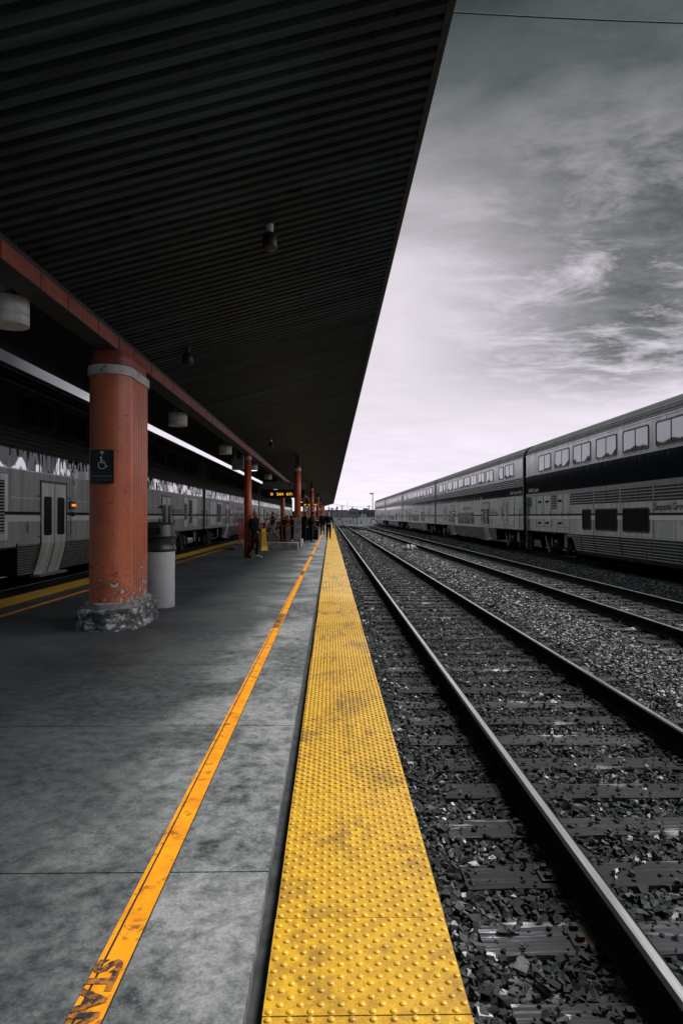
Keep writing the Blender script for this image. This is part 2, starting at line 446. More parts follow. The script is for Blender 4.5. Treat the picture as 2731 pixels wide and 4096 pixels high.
# ------------------------------------------------------------------ ground
g = MB(); g.add([(-1200,-300,-.46),(1200,-300,-.46),(1200,2500,-.46),(-1200,2500,-.46)], [(0,1,2,3)])
struct(g.build('ground', 'ground'))

# platform : slabs with open joints
EDGE = -.252
PL0, PL1 = -40.0, 157.0
XL = -5.20
g = MB(); ys = []; y = 2.77 - 1.93*22
while y < PL1: ys.append(y); y += 1.93
for a, b in zip(ys[:-1], ys[1:]):
    g.box(XL, EDGE, a+.004, b-.004, -.06, 0)
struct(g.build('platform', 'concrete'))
g = MB(); g.box(-5.72, .395, PL0, PL1, -.5, -.063); struct(g.build('platform_base', 'edge_dark'))
def tactile(name, x0, x1, label, y_dome, tile_starts, lod=10):
    root = MB()
    V = []; F = []
    # tiles
    for a, b in zip(tile_starts[:-1], tile_starts[1:]):
        dz = random.uniform(-.002, .002); dx = random.uniform(-.003, .003)
        root.box(x0+dx, x1+dx, a+.002, b-.002, -.055, dz)
    # domes
    p = (x1-x0)/20.
    n = lod
    for a, b in zip(tile_starts[:-1], tile_starts[1:]):
        if a > y_dome: break
        rows = max(1, int(round((b-a)/p)))
        pr = (b-a)/rows
        for r in range(rows):
            yy = a + (r+.5)*pr
            nn = n if yy < 9 else (6 if yy < 40 else 4)
            for c in range(10):
                xx = x0 + p*(2*c + (1.5 if r % 2 else .5))
                rr = .0122; hh = .0060
                if random.random() < .012: hh *= .45
                prof = ((rr, -.001), (rr*.86, hh*.62), (rr*.5, hh)) if yy < 12 else ((rr, -.001), (rr*.62, hh))
                vs = []; fs = []
                for (q, z) in prof:
                    for k in range(nn):
                        an = 2*pi*k/nn; vs.append((xx+q*cos(an), yy+q*sin(an), z))
                for j in range(len(prof)-1):
                    for k in range(nn):
                        i0 = j*nn+k; i1 = j*nn+(k+1) % nn; fs.append((i0, i1, i1+nn, i0+nn))
                fs.append(tuple((len(prof)-1)*nn+k for k in range(nn)))
                root.add(vs, fs)
    o = root.build(name, 'tactile', smooth=False)
    me = o.data
    # smooth dome sides
    sm = [len(pl.vertices) != 4 or i >= 6*(len(tile_starts)-1) for i, pl in enumerate(me.polygons)]
    me.polygons.foreach_set('use_smooth', sm)
    return o
starts = [.84, 1.969, 2.446]
while starts[-1] < PL1-1: starts.append(starts[-1]+1.13)
tag(tactile('tactile_strip', -.195, .412, '', 95, starts), 'long yellow tactile strip of raised domes at the near track edge', 'tactile paving')
starts2 = [2.0 + 1.13*i for i in range(int(150/1.13))]
tag(tactile('tactile_strip', -5.72, -5.205, '', 34, starts2, 6), 'dim yellow domed strip along the far left platform edge below the train', 'tactile paving')

# orange line with stencilled words
root = empty('safety_line', (-.704, 0, 0), 'bright orange painted safety line between column side and yellow domed strip', 'painted line')
g = MB(); g.box(-.026, .05, .9, PL1-1, .0, .0040); g.build('wide_stripe', 'line', root)
g = MB(); g.box(-.05, -.034, .9, PL1-1, .0, .0040); g.build('narrow_stripe', 'line', root)
g = MB(); g.box(-.034, -.026, .9, PL1-1, .0, .0030); g.box(.05, .054, .9, PL1-1, 0, .003); g.build('seam', 'void', root)
for yy in (2.22, 10.05, 17.9, 25.8, 33.5):
    text('stencil', 'STAND BEHIND LINE', .115, mtx((-.046, yy, .0062), (0, -1, 0), (1, 0, 0)), 'stencil', root, bold=.006, fit=1.25)
root = empty('safety_line', (-4.77, 0, 0), 'faded orange line on the dark side of the platform near the left train', 'painted line')
g = MB(); g.box(-.05, .05, 3, PL1-1, .0, .0040); g.build('stripe', 'line', root)

# ------------------------------------------------------------------ ballast stones
def rocks(name, n, yr, xlim, size, label):
    # random lumpy stones, density thrown uniformly per visible area
    Y = []; X = []
    y0, y1 = yr
    while len(X) < n:
        yy = rng.uniform(y0, y1, n*2); xx = rng.uniform(xlim[0], xlim[1], n*2)
        ok = xx < .57*yy + 1.0
        X += list(xx[ok]); Y += list(yy[ok])
    X = np.array(X[:n]); Y = np.array(Y[:n])
    zone1 = (X > .43) & (X < 3.25); zone2 = (X > 4.35) & (X < 6.85)
    # on sleepers only a few stones lie
    ph = np.abs(((Y - .35) / .52) % 1. - .5) ; ontie = (ph > .26) & ((X > .70) & (X < 3.24) | (X > 4.33) & (X < 6.73))
    keep = ~(ontie & (rng.random(n) > .24))
    keep &= ~(zone1 & (X > .75) & (rng.random(n) > .72))
    for rx in (1.217, 2.722, 4.78, 6.285): keep &= ~(np.abs(X-rx) < .085)
    X, Y, ontie, zone1, zone2 = X[keep], Y[keep], ontie[keep], zone1[keep], zone2[keep]
    n = len(X)
    Z = np.where(zone1, -.405, np.where(zone2, -.300, np.interp(X, [3.2, 3.7, 4.3, 6.85, 7.6, 9], [-.39, -.355, -.30, -.30, -.33, -.34])))
    Z = Z + np.where((X > 3.25) & (X < 4.3), .02*np.sin((X-3.25)/1.05*pi), 0)
    Z = Z + np.where(ontie, .028, 0) + rng.uniform(-.012, .014, n)
    S = size * np.exp(rng.normal(0, .32, n)); S = np.clip(S, size*.35, size*1.9); S = np.where(ontie, S*.7, S)
    base = np.array([(-1,-1,-1),(1,-1,-1),(1,1,-1),(-1,1,-1),(-1,-1,1),(1,-1,1),(1,1,1),(-1,1,1)], float)*.62
    Vv = base[None] + rng.uniform(-.36, .36, (n, 8, 3))
    Vv *= (rng.uniform(.70, 1.2, (n, 1, 3)))
    # random rotation
    q = rng.normal(size=(n, 4)); q /= np.linalg.norm(q, axis=1)[:, None]
    w, x, y, z = q.T
    Rm = np.stack([1-2*(y*y+z*z), 2*(x*y-z*w), 2*(x*z+y*w), 2*(x*y+z*w), 1-2*(x*x+z*z), 2*(y*z-x*w), 2*(x*z-y*w), 2*(y*z+x*w), 1-2*(x*x+y*y)], 1).reshape(n, 3, 3)
    Vv = np.einsum('nij,nkj->nki', Rm, Vv)
    Vv[:, :, 2] *= .75
    Vv = Vv * S[:, None, None] * .5 + np.stack([X, Y, Z], 1)[:, None, :]
    quads = np.array([(0,3,2,1),(4,5,6,7),(0,1,5,4),(1,2,6,5),(2,3,7,6),(3,0,4,7)])
    tris = np.concatenate([quads[:, [0,1,2]], quads[:, [0,2,3]]])
    F = (tris[None] + (np.arange(n)*8)[:, None, None]).reshape(-1, 3)
    me = bpy.data.meshes.new(name)
    me.vertices.add(n*8); me.vertices.foreach_set('co', Vv.reshape(-1).astype(np.float32))
    nf = len(F); me.loops.add(nf*3); me.loops.foreach_set('vertex_index', F.reshape(-1).astype(np.int32))
    me.polygons.add(nf); me.polygons.foreach_set('loop_start', (np.arange(nf)*3).astype(np.int32))
    me.polygons.foreach_set('loop_total', np.full(nf, 3, np.int32))
    t = rng.random(n)**1.6
    t = np.where(rng.random(n) < .06, 1., t*.95); t = np.where((X > 3.25) & (X < 4.35), t**.75, t)
    # stones in and beside the tracks are oily and dark
    t = np.where(zone1, t*.45, t); t = np.where(zone2, t*.68, t); t = np.where(X > 6.85, t*.75, t)
    t = np.where((zone1) & (rng.random(n) < .05), .95, t)
    for rx in (1.217, 2.722, 4.78, 6.285): t = np.where(np.abs(X-rx+.06) < .27, t*.22, t)   # greasy stones beside the rails, with the rails' shade painted in
    at = me.attributes.new('tint', 'FLOAT', 'POINT'); at.data.foreach_set('value', np.repeat(t, 8).astype(np.float32))
    me.materials.append(M['ballast']); me.update(calc_edges=True); me.validate(); me.shade_flat()
    o = bpy.data.objects.new(name, me); COL.objects.link(o)
    return tag(o, label, None, None, 'stuff')
rocks('ballast', 90000, (1.0, 13), (.43, 8.6), .037, 'grey crushed stone ballast around and between the tracks')
rocks('ballast', 85000, (13, 38), (.43, 8.9), .055, 'grey crushed stone ballast further down the tracks')
rocks('ballast', 50000, (38, 110), (.43, 9.2), .11, 'grey crushed stone ballast in the distance')

g = MB(); bp = [(.40, -.60), (.40, -.425), (3.2, -.42), (3.7, -.38), (4.25, -.325), (6.9, -.325), (7.6, -.35), (12.5, -.36), (13.3, -.455), (13.3, -.60)]
g.prism(bp, 'y', -8, 158); o = struct(g.build('ballast_bed', 'ground'))
g = MB(); g.prism([(-10.6, -.6), (-10.4, -.37), (-5.73, -.37), (-5.73, -.6)], 'y', -8, 158); struct(g.build('ballast_bed', 'ground'))
# ------------------------------------------------------------------ tracks
def rail_mesh(path, zt):
    # path of (x,y) points ; profile of a rail, width in the local normal
    prof = [(-.015,0,1),(.023,0,1),(.036,-.004,0),(.037,-.030,0),(.012,-.042,0),(.010,-.135,0),(.070,-.158,0),(.070,-.168,0),(-.070,-.168,0),(-.070,-.158,0),(-.010,-.135,0),(-.012,-.042,0),(-.037,-.030,0),(-.036,-.004,0)]
    g = MB(); n = len(prof); vs = []; fs = []; ms = []
    for i, p in enumerate(path):
        a = Vector(path[max(i-1, 0)]); b = Vector(path[min(i+1, len(path)-1)]); d = (b-a).normalized(); nx = Vector((d.y, -d.x))
        for (u, z, _) in prof: vs.append((p[0]+nx.x*u, p[1]+nx.y*u, zt+z))
    for i in range(len(path)-1):
        for k in range(n):
            a = i*n+k; b = i*n+(k+1) % n
            g.f.append((a, b, b+n, a+n)); g.m.append(1 if k == 0 else 0)
    g.f.append(tuple(range(n-1, -1, -1))); g.m.append(0)
    g.v = vs
    return g
def sleeper_mesh(L=2.55, seed=0):
    rd = random.Random(seed); g = MB()
    w = .115; N = 12
    vs = []; fs = []
    for i in range(N+1):
        x = -L/2 + L*i/N
        j = [rd.uniform(-.008, .008) for _ in range(4)]
        vs += [(x, -w+j[0], -.12), (x, -w+j[1], -.004+j[2]*.6), (x, -w+.012, 0.002+j[3]*.5), (x, w-.012, 0.002+j[0]*.5), (x, w+j[2], -.004), (x, w, -.12)]
    for i in range(N):
        for k in range(5):
            a = i*6+k; fs.append((a, a+6, a+7, a+1))
    fs += [(0,1,2,3,4,5), tuple(N*6+k for k in range(5, -1, -1))]
    g.add(vs, fs); return g
SLP = [sleeper_mesh(seed=s) for s in range(5)]
def track(label, xc, zt, y0, y1, path=None, parts=100, plates=30):
    t = empty('railway_track', (xc, y0, zt), label, 'railway track', 'railway tracks')
    pts = path or [(xc, y0), (xc, 30), (xc, 60), (xc, y1)]
    half = .7525
    for s in (-half, half):
        pp = []
        for i, p in enumerate(pts):
            a = Vector(pts[max(i-1, 0)]); b = Vector(pts[min(i+1, len(pts)-1)]); d = (b-a).normalized()
            pp.append((p[0]+d.y*s-xc, p[1]-d.x*s-y0))
        rail_mesh(pp, 0).build('rail', ['rail_side', 'steel'], t)
    def cx(y):
        for a, b in zip(pts[:-1], pts[1:]):
            if a[1] <= y <= b[1]: return a[0]+(b[0]-a[0])*(y-a[1])/(b[1]-a[1])
        return pts[-1][0]
    meshes = []
    far = MB(); y = .35; k = 0
    while y < y1:
        if y > y0:
            ax = cx(y)-xc + random.uniform(-.05, .05); tilt = random.uniform(-.02, .02); dz = -.172+random.uniform(-.01, .004)
            if k < parts:
                if len(meshes) < 5:
                    o = SLP[len(meshes)].build('sleeper', 'wood', t); meshes.append(o.data)
                else:
                    o = bpy.data.objects.new('sleeper', meshes[k % 5]); COL.objects.link(o); o.parent = t
                o.location = (ax, y-y0, dz); o.rotation_euler = (0, random.uniform(-.008, .008), tilt + (pi if k % 2 else 0))
                if k < plates:
                    g = MB()
                    for s in (-half, half):
                        sx = -s if k % 2 else s
                        g.box(sx-.14, sx+.14, -.075, .075, .0035, .010)
                        for q in (-.10, .10): g.box(sx+q-.014, sx+q+.014, -.05, -.02, .010, .032); g.box(sx+q-.014, sx+q+.014, .03, .06, .010, .03)
                    g.build_each('tie_plate', 'rust', o, k=5)
            else:
                far.box(ax-1.27, ax+1.27, y-y0-.115, y-y0+.115, dz-.1, dz)
            k += 1
        y += .52
    if far.v: o = far.build('sleepers', 'wood', t); o['kind'] = 'stuff'
    return t
ZT = -.213
track('nearest railway track, two rails on dark sleepers beside the yellow domed strip', 1.97, ZT, .4, 150)
pth = [(5.53, 2.0), (5.53, 40), (5.53, 70), (5.42, 76), (5.15, 82), (4.65, 89), (3.95, 97), (3.1, 105), (2.4, 112), (2.1, 118)]
track('middle railway track between the pale gravel and the standing train', 5.53, -.10, 2.0, 112, pth, plates=18)
track('railway track carrying the silver train on the right', 10.27, -.16, 4.0, 150, plates=0, parts=60)
t = empty('switch_rails', (5.53, 66, -.10), 'pair of curved switch rails branching right from the middle track far away', 'railway track')
for s in (-.7525, .7525):
    pp = [(s+0.02*(i*1.5/4)**2*1.0, i*1.5*1.9) for i in range(14)]
    rail_mesh([(a+.01, b) for a, b in pp], .002).build('rail', ['rail_side', 'steel'], t)
track('railway track beneath the left hand train', -7.85, -.16, 5.0, 150, plates=0, parts=20)

# litter
def crumple(name, loc, r, label, mt='paper'):
    g = MB(); g.ball((0, 0, r*.5), r, 14, 0, (1.25, .8, .55))
    rd = random.Random(int(loc[1]*100))
    g.v = [(x*(1+rd.uniform(-.3, .3)), y*(1+rd.uniform(-.3, .3)), max(0, z*(1+rd.uniform(-.4, .4)))) for x, y, z in g.v]
    return tag(g.build(name, mt, loc=loc), label, 'litter')
crumple('plastic_bag', (4.08, 35.0, -.33), .27, 'white plastic bag lying on the gravel between the two tracks, farther one')
crumple('crumpled_paper', (4.55, 10.2, -.35), .085, 'crumpled white paper on gravel at the left rail of the middle track')
crumple('paper_scrap', (2.16, 6.55, -.37), .03, 'tiny white scrap lying between the rails of the nearest track')

# ------------------------------------------------------------------ canopy
SL = .27
def zdeck(x): return 4.593 + SL*x         # right wing underside
CY0, CY1 = -40.0, 177.8
can = empty('platform_canopy', (-2.88, 2, 3.8), 'huge dark V shaped platform canopy with ribbed underside on coral beam', 'canopy')
def inv(o):                                # keep world coordinates under the parent
    o.matrix_parent_inverse = Matrix.Translation((-o.parent.location[0], -o.parent.location[1], -o.parent.location[2])); return o
def deck(xa, xb, zf, name, material):
    p = .152; prof = [(0, 0), (.078, 0), (.088, .046), (.142, .046)]
    vs = []; fs = []
    n = int((CY1-CY0)/p)
    for i in range(n):
        for (dy, dz) in prof:
            y = CY0+i*p+dy
            for x in (xa, (xa+xb)/2, xb): vs.append((x, y, zf(x)+dz))
    tot = n*4
    for i in range(tot-1):
        for k in range(2):
            a = i*3+k; fs.append((a, a+1, a+4, a+3))
    g = MB(); g.add(vs, fs)
    # roof skin above
    zt = .062
    g.add([(xa, CY0, zf(xa)+zt), (xb, CY0, zf(xb)+zt), (xb, CY1, zf(xb)+zt), (xa, CY1, zf(xa)+zt)], [(0,1,2,3)])
    return inv(g.build(name, material, can))
deck(-2.88, .766, zdeck, 'ribbed_deck', 'deck')
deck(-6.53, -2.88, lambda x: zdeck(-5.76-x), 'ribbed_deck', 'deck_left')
g = MB(); g.box(.763, .814, CY0, CY1, 4.795, 5.20); g.box(-6.575, -6.525, CY0, CY1, 4.80, 5.0); inv(g.build('eave_channel', 'fascia', can))  # right channel raised unseen above the roof to darken train window reflections
g = MB(); g.box(.814, .8175, CY0, CY1, 4.80, 4.812); inv(g.build('eave_trim', 'eave_trim', can))
g = MB(); g.box(-2.98, -2.78, CY0, CY1, 3.775, 3.86); inv(g.build('ridge_channel', 'fascia', can))
g = MB(); g.prism([(-6.5, 4.78), (-2.88, 3.80), (.78, 4.79), (.78, 4.93), (-2.88, 3.98), (-6.5, 4.93)], 'y', CY1, CY1+.12); inv(g.build('end_fascia', 'fascia', can))
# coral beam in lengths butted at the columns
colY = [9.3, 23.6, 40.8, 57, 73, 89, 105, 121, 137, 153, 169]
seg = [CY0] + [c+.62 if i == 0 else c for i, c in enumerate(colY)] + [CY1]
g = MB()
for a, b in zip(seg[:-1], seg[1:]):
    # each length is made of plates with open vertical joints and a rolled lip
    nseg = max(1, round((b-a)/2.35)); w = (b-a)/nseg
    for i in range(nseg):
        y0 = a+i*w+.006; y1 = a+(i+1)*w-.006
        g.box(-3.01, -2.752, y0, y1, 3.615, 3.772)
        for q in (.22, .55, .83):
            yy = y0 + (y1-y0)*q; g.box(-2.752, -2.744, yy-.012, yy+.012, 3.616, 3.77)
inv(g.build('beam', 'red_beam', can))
g = MB()
for a, b in zip(seg[:-1], seg[1:]): g.box(-3.015, -2.749, a+.01, b-.01, 3.603, 3.6145)
inv(g.build('beam_shade_strip', 'fascia', can))  # dark strip added so the beam underside reads as unlit
# a box bracket under the beam at the near column
g = MB(); g.box(-2.99, -2.755, 9.05, 9.86, 3.50, 3.600); inv(g.build('beam_bracket', 'red_beam', can))

# small fixtures under the deck
for i, (x, y, s, lb) in enumerate(((-.62, 6.9, 1., 'nearest dark drum fixture with bright neck under the ribbed canopy'),
                    (-2.17, 10.3, 1.1, 'dark drum fixture under the canopy, close to the coral beam'),
                    (-2.02, 23.0, 1., 'small dark drum fixture under the canopy beyond the white drum lamps'))):
    z = zdeck(x); f = empty('ceiling_fixture', (x, y, z), lb, 'light fixture', 'dark fixtures under the canopy')
    g = MB(); g.lathe(0, 0, [(.034, -.09), (.038, 0), (.034, .03)], 12); g.build('neck', 'white_metal' if i != 1 else 'fascia', f)
    g = MB(); g.lathe(0, 0, [(.068*s, -.25), (.076*s, -.235), (.076*s, -.12), (.05*s, -.085)], 20); g.build('drum', 'black', f, True)

# ------------------------------------------------------------------ near column
def stadium(cx, y0, y1, r, n=14):
    pts = [(cx+r*cos(a), y0+r*sin(a)) for a in [pi + pi*k/n for k in range(n+1)]]
    pts += [(cx+r*cos(a), y1+r*sin(a)) for a in [pi*k/n for k in range(n+1)]]
    return pts
CXX = -2.88
col = empty('canopy_column', (CXX, 9.3, 0), 'big coral column with fluted side and peeling paint nearest the camera', 'column', 'coral canopy columns')
ya, yb = -.37, .37
def ring(prof, rr):
    return [(x*rr, y) for x, y in prof]
g = MB()
lv = [(.42, 0), (.42, .05), (.40, .09), (.40, .235), (.385, .265)]
def loft(g, levels, y0, y1, n=14, mi=0, ripple=0):
    vs = []; fs = []; N = None
    for r, z in levels:
        p = stadium(0, y0, y1, r, n); N = len(p)
        vs += [(x*(1+ripple*random.uniform(-1, 1)), y, z) for x, y in p]
    for j in range(len(levels)-1):
        for k in range(N):
            a = j*N+k; b = j*N+(k+1) % N; fs.append((a, b, b+N, a+N))
    fs.append(tuple(range(N-1, -1, -1))); fs.append(tuple((len(levels)-1)*N+k for k in range(N)))
    g.add(vs, fs, mi)
loft(g, lv, ya-.02, yb+.02, 14, 0, .003); g.build('pedestal', 'pedestal', col, False)
g = MB(); loft(g, [(.325, .265), (.325, .33), (.30, .345)], ya, yb); g.build('plinth', 'curb', col)
# shaft with real flutes on its flat sides
g = MB(); r = .268
out = [(r*cos(a), ya+r*sin(a)) for a in [pi + pi*k/20 for k in range(21)]]
NF = 9
def fl(y0, y1, s):
    pts = []
    for k in range(NF):
        a = y0+(y1-y0)*k/NF; w = (y1-y0)/NF
        pts += [(s*r, a+w*.08), (s*r, a+w*.74), (s*(r-.024), a+w*.79), (s*(r-.024), a+w*.95)]
    return pts
out += fl(ya+.01, yb-.01, 1)
out += [(r*cos(a), yb+r*sin(a)) for a in [pi*k/20 for k in range(21)]]
out += fl(yb-.01, ya+.01, -1)
g.prism(out, 'z', .34, 3.28); o = g.build('shaft', 'red_col', col)
for pl in o.data.polygons:
    if abs(pl.normal.z) < .1 and pl.index not in (): pl.use_smooth = False
# smooth round ends with more facets
g = MB(); loft(g, [(.29, 3.275), (.29, 3.392), (.275, 3.394)], ya, yb, 20); g.build('collar', 'collar', col)
g = MB(); loft(g, [(.262, 3.39), (.262, 3.52), (.24, 3.60)], ya+.05, yb-.05, 20); g.build('cap', 'red_beam', col)

# accessible sign on the column front
sg = empty('accessible_sign', (-2.90, 8.635, 2.08), 'dark plate sign with arrow, wheelchair symbol and ACCESSIBLE on the column', 'sign')
sg.rotation_euler = (0, 0, R(4))
def rrect(w, h, r, n=5):
    pts = []
    for cx, cy, a0 in ((w-r, h-r, 0), (-w+r, h-r, 90), (-w+r, -h+r, 180), (w-r, -h+r, 270)):
        for k in range(n+1):
            a = R(a0+90*k/n); pts.append((cx+r*cos(a), cy+r*sin(a)))
    return pts
g = MB(); g.prism(rrect(.145, .215, .012), 'y', 0, .012); g.build('plate', 'black', sg)
def flat_symbol(scale):
    g = MB(); yy = -.003
    def seg2(a, b, w):
        a = Vector(a)*scale; b = Vector(b)*scale; d = (b-a).normalized(); n = Vector((-d.y, d.x))*w*scale/2
        q = [a+n, a-n, b-n, b+n]; g.prism([(p.x, p.y) for p in q], 'y', yy, yy+.002)
    def arc(c, r, a0, a1, w, n=18):
        for k in range(n):
            t0 = R(a0+(a1-a0)*k/n); t1 = R(a0+(a1-a0)*(k+1)/n+2)
            seg2((c[0]+r*cos(t0), c[1]+r*sin(t0)), (c[0]+r*cos(t1), c[1]+r*sin(t1)), w)
    g.prism([(.0*scale-.012*scale+.014*scale*cos(k*pi/6), .105*scale+.014*scale*sin(k*pi/6)) for k in range(12)], 'y', yy, yy+.002)
    seg2((-.012, .088), (-.008, .040), .014)
    seg2((-.010, .066), (.032, .066), .008)
    seg2((-.010, .040), (.034, .040), .010)
    seg2((.032, .042), (.052, -.012), .010)
    seg2((.046, -.012), (.070, -.002), .009)
    arc((.000, .010), .046, 125, 345, .009)
    return g
g = flat_symbol(1.0); g.v = [(x, y, z+.010) for x, y, z in g.v]; g.build('wheelchair_symbol', 'letter_light', sg)
g = MB(); g.prism([(-.005, .150), (.005, .150), (.005, .185), (-.005, .185)], 'y', -.003, -.001)
g.prism([(-.028, .178), (0, .203), (.028, .178), (.022, .170), (0, .190), (-.022, .170)], 'y', -.003, -.001); g.build('arrow', 'letter_light', sg)
g = MB(); g.box(-.13, .13, -.003, -.001, -.120, -.117); g.build('divider', 'letter_light', sg)
text('word', 'ACCESSIBLE', .045, mtx((-.125, -.002, -.178), (1, 0, 0), (0, 0, 1)), 'grey_metal', sg, 1.1, fit=.25)

# litter bin
b = empty('litter_bin', (-2.755, 10.86, 0), 'white round litter bin with black lid standing behind the near column', 'litter bin')
g = MB(); g.lathe(0, 0, [(.255, 0), (.262, .02), (.262, .60), (.266, .88), (.262, .905)], 40); g.build('body', 'bin_white', b, True)
g = MB(); g.lathe(0, 0, [(.275, .895), (.285, .91), (.285, .94), (.272, .955), (.262, 1.12), (.282, 1.125), (.284, 1.14), (.262, 1.16), (.25, 1.30), (.215, 1.345), (.10, 1.36), (0.01, 1.36)], 40); g.build('lid', 'rubber', b, True)
g = MB(); g.box(-.10, .10, -.275, -.25, 1.17, 1.27); g.build('flap', 'void', b)

# far columns in the beam line
def thin_column(name, x, y, top, r, label, lower=None, ped=True):
    c = empty(name, (x, y, 0), label, 'column', 'coral canopy columns')
    g = MB(); 
    if lower:
        z0 = lower; g.box(-r*1.02, r*1.02, -r*1.02, r*1.02, .02, lower); g.build('concrete_base', 'curb', c)
    else: z0 = .02
    g = MB(); g.lathe(0, 0, [(r, z0), (r, top-.16)], 28); g.build('shaft', 'red', c, True)
    g = MB(); g.lathe(0, 0, [(r*1.08, top-.16), (r*1.08, top-.06), (r, top-.05)], 28); g.build('collar', 'collar', c, True)
    g = MB(); g.lathe(0, 0, [(r*.8, top-.055), (r*.8, top+.05)], 20); g.build('cap', 'red', c, True)
    if x > -2.5:
        g = MB(); g.box(-.09, .09, -.09, .09, top+.05, zdeck(x)+.02); g.build('bracket', 'fascia', c)
    return c
names = ['second', 'third', 'fourth', 'fifth', 'sixth', 'seventh', 'eighth', 'ninth', 'tenth']
lab = {23.6: 'dark coral pipe column in the beam line behind the woman in black', 40.8: 'thin coral pipe column in the beam line beyond the red railing',
       57: 'thin coral column under the beam, behind the LED sign'}
for y in colY[1:4]: thin_column('canopy_column', CXX, y, 3.58, .125, lab[y])
for y in colY[4:]: thin_column('canopy_column', CXX, y, 3.58, .125, 'far off thin coral column in the beam line, mostly hidden')
lab = ['coral round column on grey concrete foot at the corner of the railing', 'coral round column behind the man looking at his phone', 'third outer coral column, left of the walking man in black']
for i, y in enumerate((30.6, 53.7, 78.6, 103, 127, 151)):
    thin_column('canopy_column', -1.49, y, 3.66, .15, lab[i] if i < 3 else 'distant outer coral column hidden behind nearer ones', lower=1.40)

# drum lamps left of the beam
proto = None
for i, y in enumerate((6.75, 14.2, 20.6, 27.9, 34.6, 41.6, 48.6, 55.5, 62.5, 69.5, 76.5)):
    lit = i in (3, 5, 6, 8)
    lbs = ['nearest white drum lamp, cut by the left edge of the picture', 'white drum lamp just right of the big coral column', 'white drum lamp between the column lamp and the slatted box',
           'white drum lamp with lit underside, right of the slatted box', 'white drum lamp, unlit, next before the LED sign', 'white drum lamp with lit underside right above the LED sign',
           'lit drum lamp seen just right of the concrete footed column', 'second small drum lamp beyond the concrete footed column', 'third small lit drum lamp beyond the concrete footed column', 'fourth small drum lamp beyond the column', 'farthest small drum lamp in the row']
    L = empty('drum_lamp', (-3.19, y, 3.34), lbs[i], 'lamp', 'white drum lamps along the beam')
    if proto is None:
        g = MB(); g.lathe(0, 0, [(.190, 0), (.190, .105), (.187, .109), (.187, .116), (.190, .12), (.190, .265), (.175, .278), (.09, .285)], 40); a = g.build('shade', 'white_metal', L, True)
        g = MB(); g.lathe(0, 0, [(.085, .283), (.085, .40), (.06, .47), (.03, .60)], 20); c = g.build('neck', 'grey_metal', L, True)
        g = MB(); g.lathe(0, 0, [(.165, .008), (.165, .02)], 24); d = g.build('lens', 'black', L)
        g = MB(); g.lathe(0, 0, [(.17, -.006), (.175, .004)], 24); e = g.build('lens', 'glow', L); eg = e; glow_data = e.data; COL.objects.unlink(e); bpy.data.objects.remove(e)
        for pl in a.data.polygons: pl.use_smooth = abs(pl.normal.z) < .5
        proto = (a, c, d)
    else:
        for q in proto:
            n = q.copy(); COL.objects.link(n); n.parent = L
            if q.name.startswith('lens') and lit: n.data = glow_data
# slatted box
b = empty('slatted_speaker', (-3.28, 24.3, 3.12), 'white slatted box hung from two brackets between the drum lamps', 'loudspeaker', rz=R(-18))
g = MB(); g.box(-.22, .22, -.12, .12, 0, .40); g.build('case', 'grey_metal', b)
g = MB()
for k in range(9): g.box(-.215+k*.048, -.215+k*.048+.036, -.135, -.12, .01, .39)
g.build('slats', 'white_metal', b)
g = MB(); g.box(-.19, -.11, -.05, .05, .40, .52); g.box(.11, .19, -.05, .05, .40, .52); g.tube([(-.15, 0, .5), (-.15, 0, .9)], .015); g.tube([(.15, 0, .5), (.15, 0, .9)], .015); g.build('bracket', 'white_metal', b)

# LED departure signs
def led(x, y, w, txt, label, board=True, size=.19):
    s = empty('departure_sign', (x, y, 2.40), label, 'sign', 'amber departure signs')
    g = MB(); g.box(-w/2, w/2, 0, .22, 0, .42); g.build('display_case', 'void', s)
    for tx, xa, xb in txt:
        text('led_text', tx, size, mtx((xa-x, -.004, .12), (1, 0, 0), (0, 0, 1)), 'amber', s, 1.05, .004, fit=xb-xa)
    if board:
        g = MB(); g.box(-w/2, w/2, .02, .18, .44, .80); g.build('header_board', 'grey_metal', s)
        g = MB(); z0, z1, x0, x1 = .48, .76, -w/2+.05, w*.22
        g.box(x0, x1, .012, .0195, z1-.015, z1); g.box(x0, x1, .012, .0195, z0, z0+.015); g.box(x0, x0+.015, .012, .0195, z0+.015, z1-.015); g.box(x1-.015, x1, .012, .0195, z0+.015, z1-.015)
        g.box(x0+.25, x1-.35, .012, .0195, .64, .67); g.box(x0+.45, x1-.3, .012, .0195, .57, .60)
        g.build('header_outline', 'eave_trim', s)
        text('header_text', 'K 11S', .2, mtx((w*.26, .014, .54), (1, 0, 0), (0, 0, 1)), 'eave_trim', s, fit=w*.2)
    g = MB(); g.tube([(-w*.35, .1, .42), (-w*.35, .1, 1.5)], .02); g.tube([(w*.35, .1, .42), (w*.35, .1, 1.5)], .02); g.build_each('hanger', 'black', s)
led(-2.40, 34.5, 2.15, (('0', -3.06, -2.93), ('SAN', -2.74, -2.41), ('07:', -2.25, -1.93)), 'black amber lettered departure sign under a grey header board')
led(-2.30, 66, 1.9, (('30', -2.62, -2.38), ('SAN', -2.20, -1.80), ('07:', -1.62, -1.30)), 'smaller far departure sign showing 30 SAN between two coral columns', False, .22)

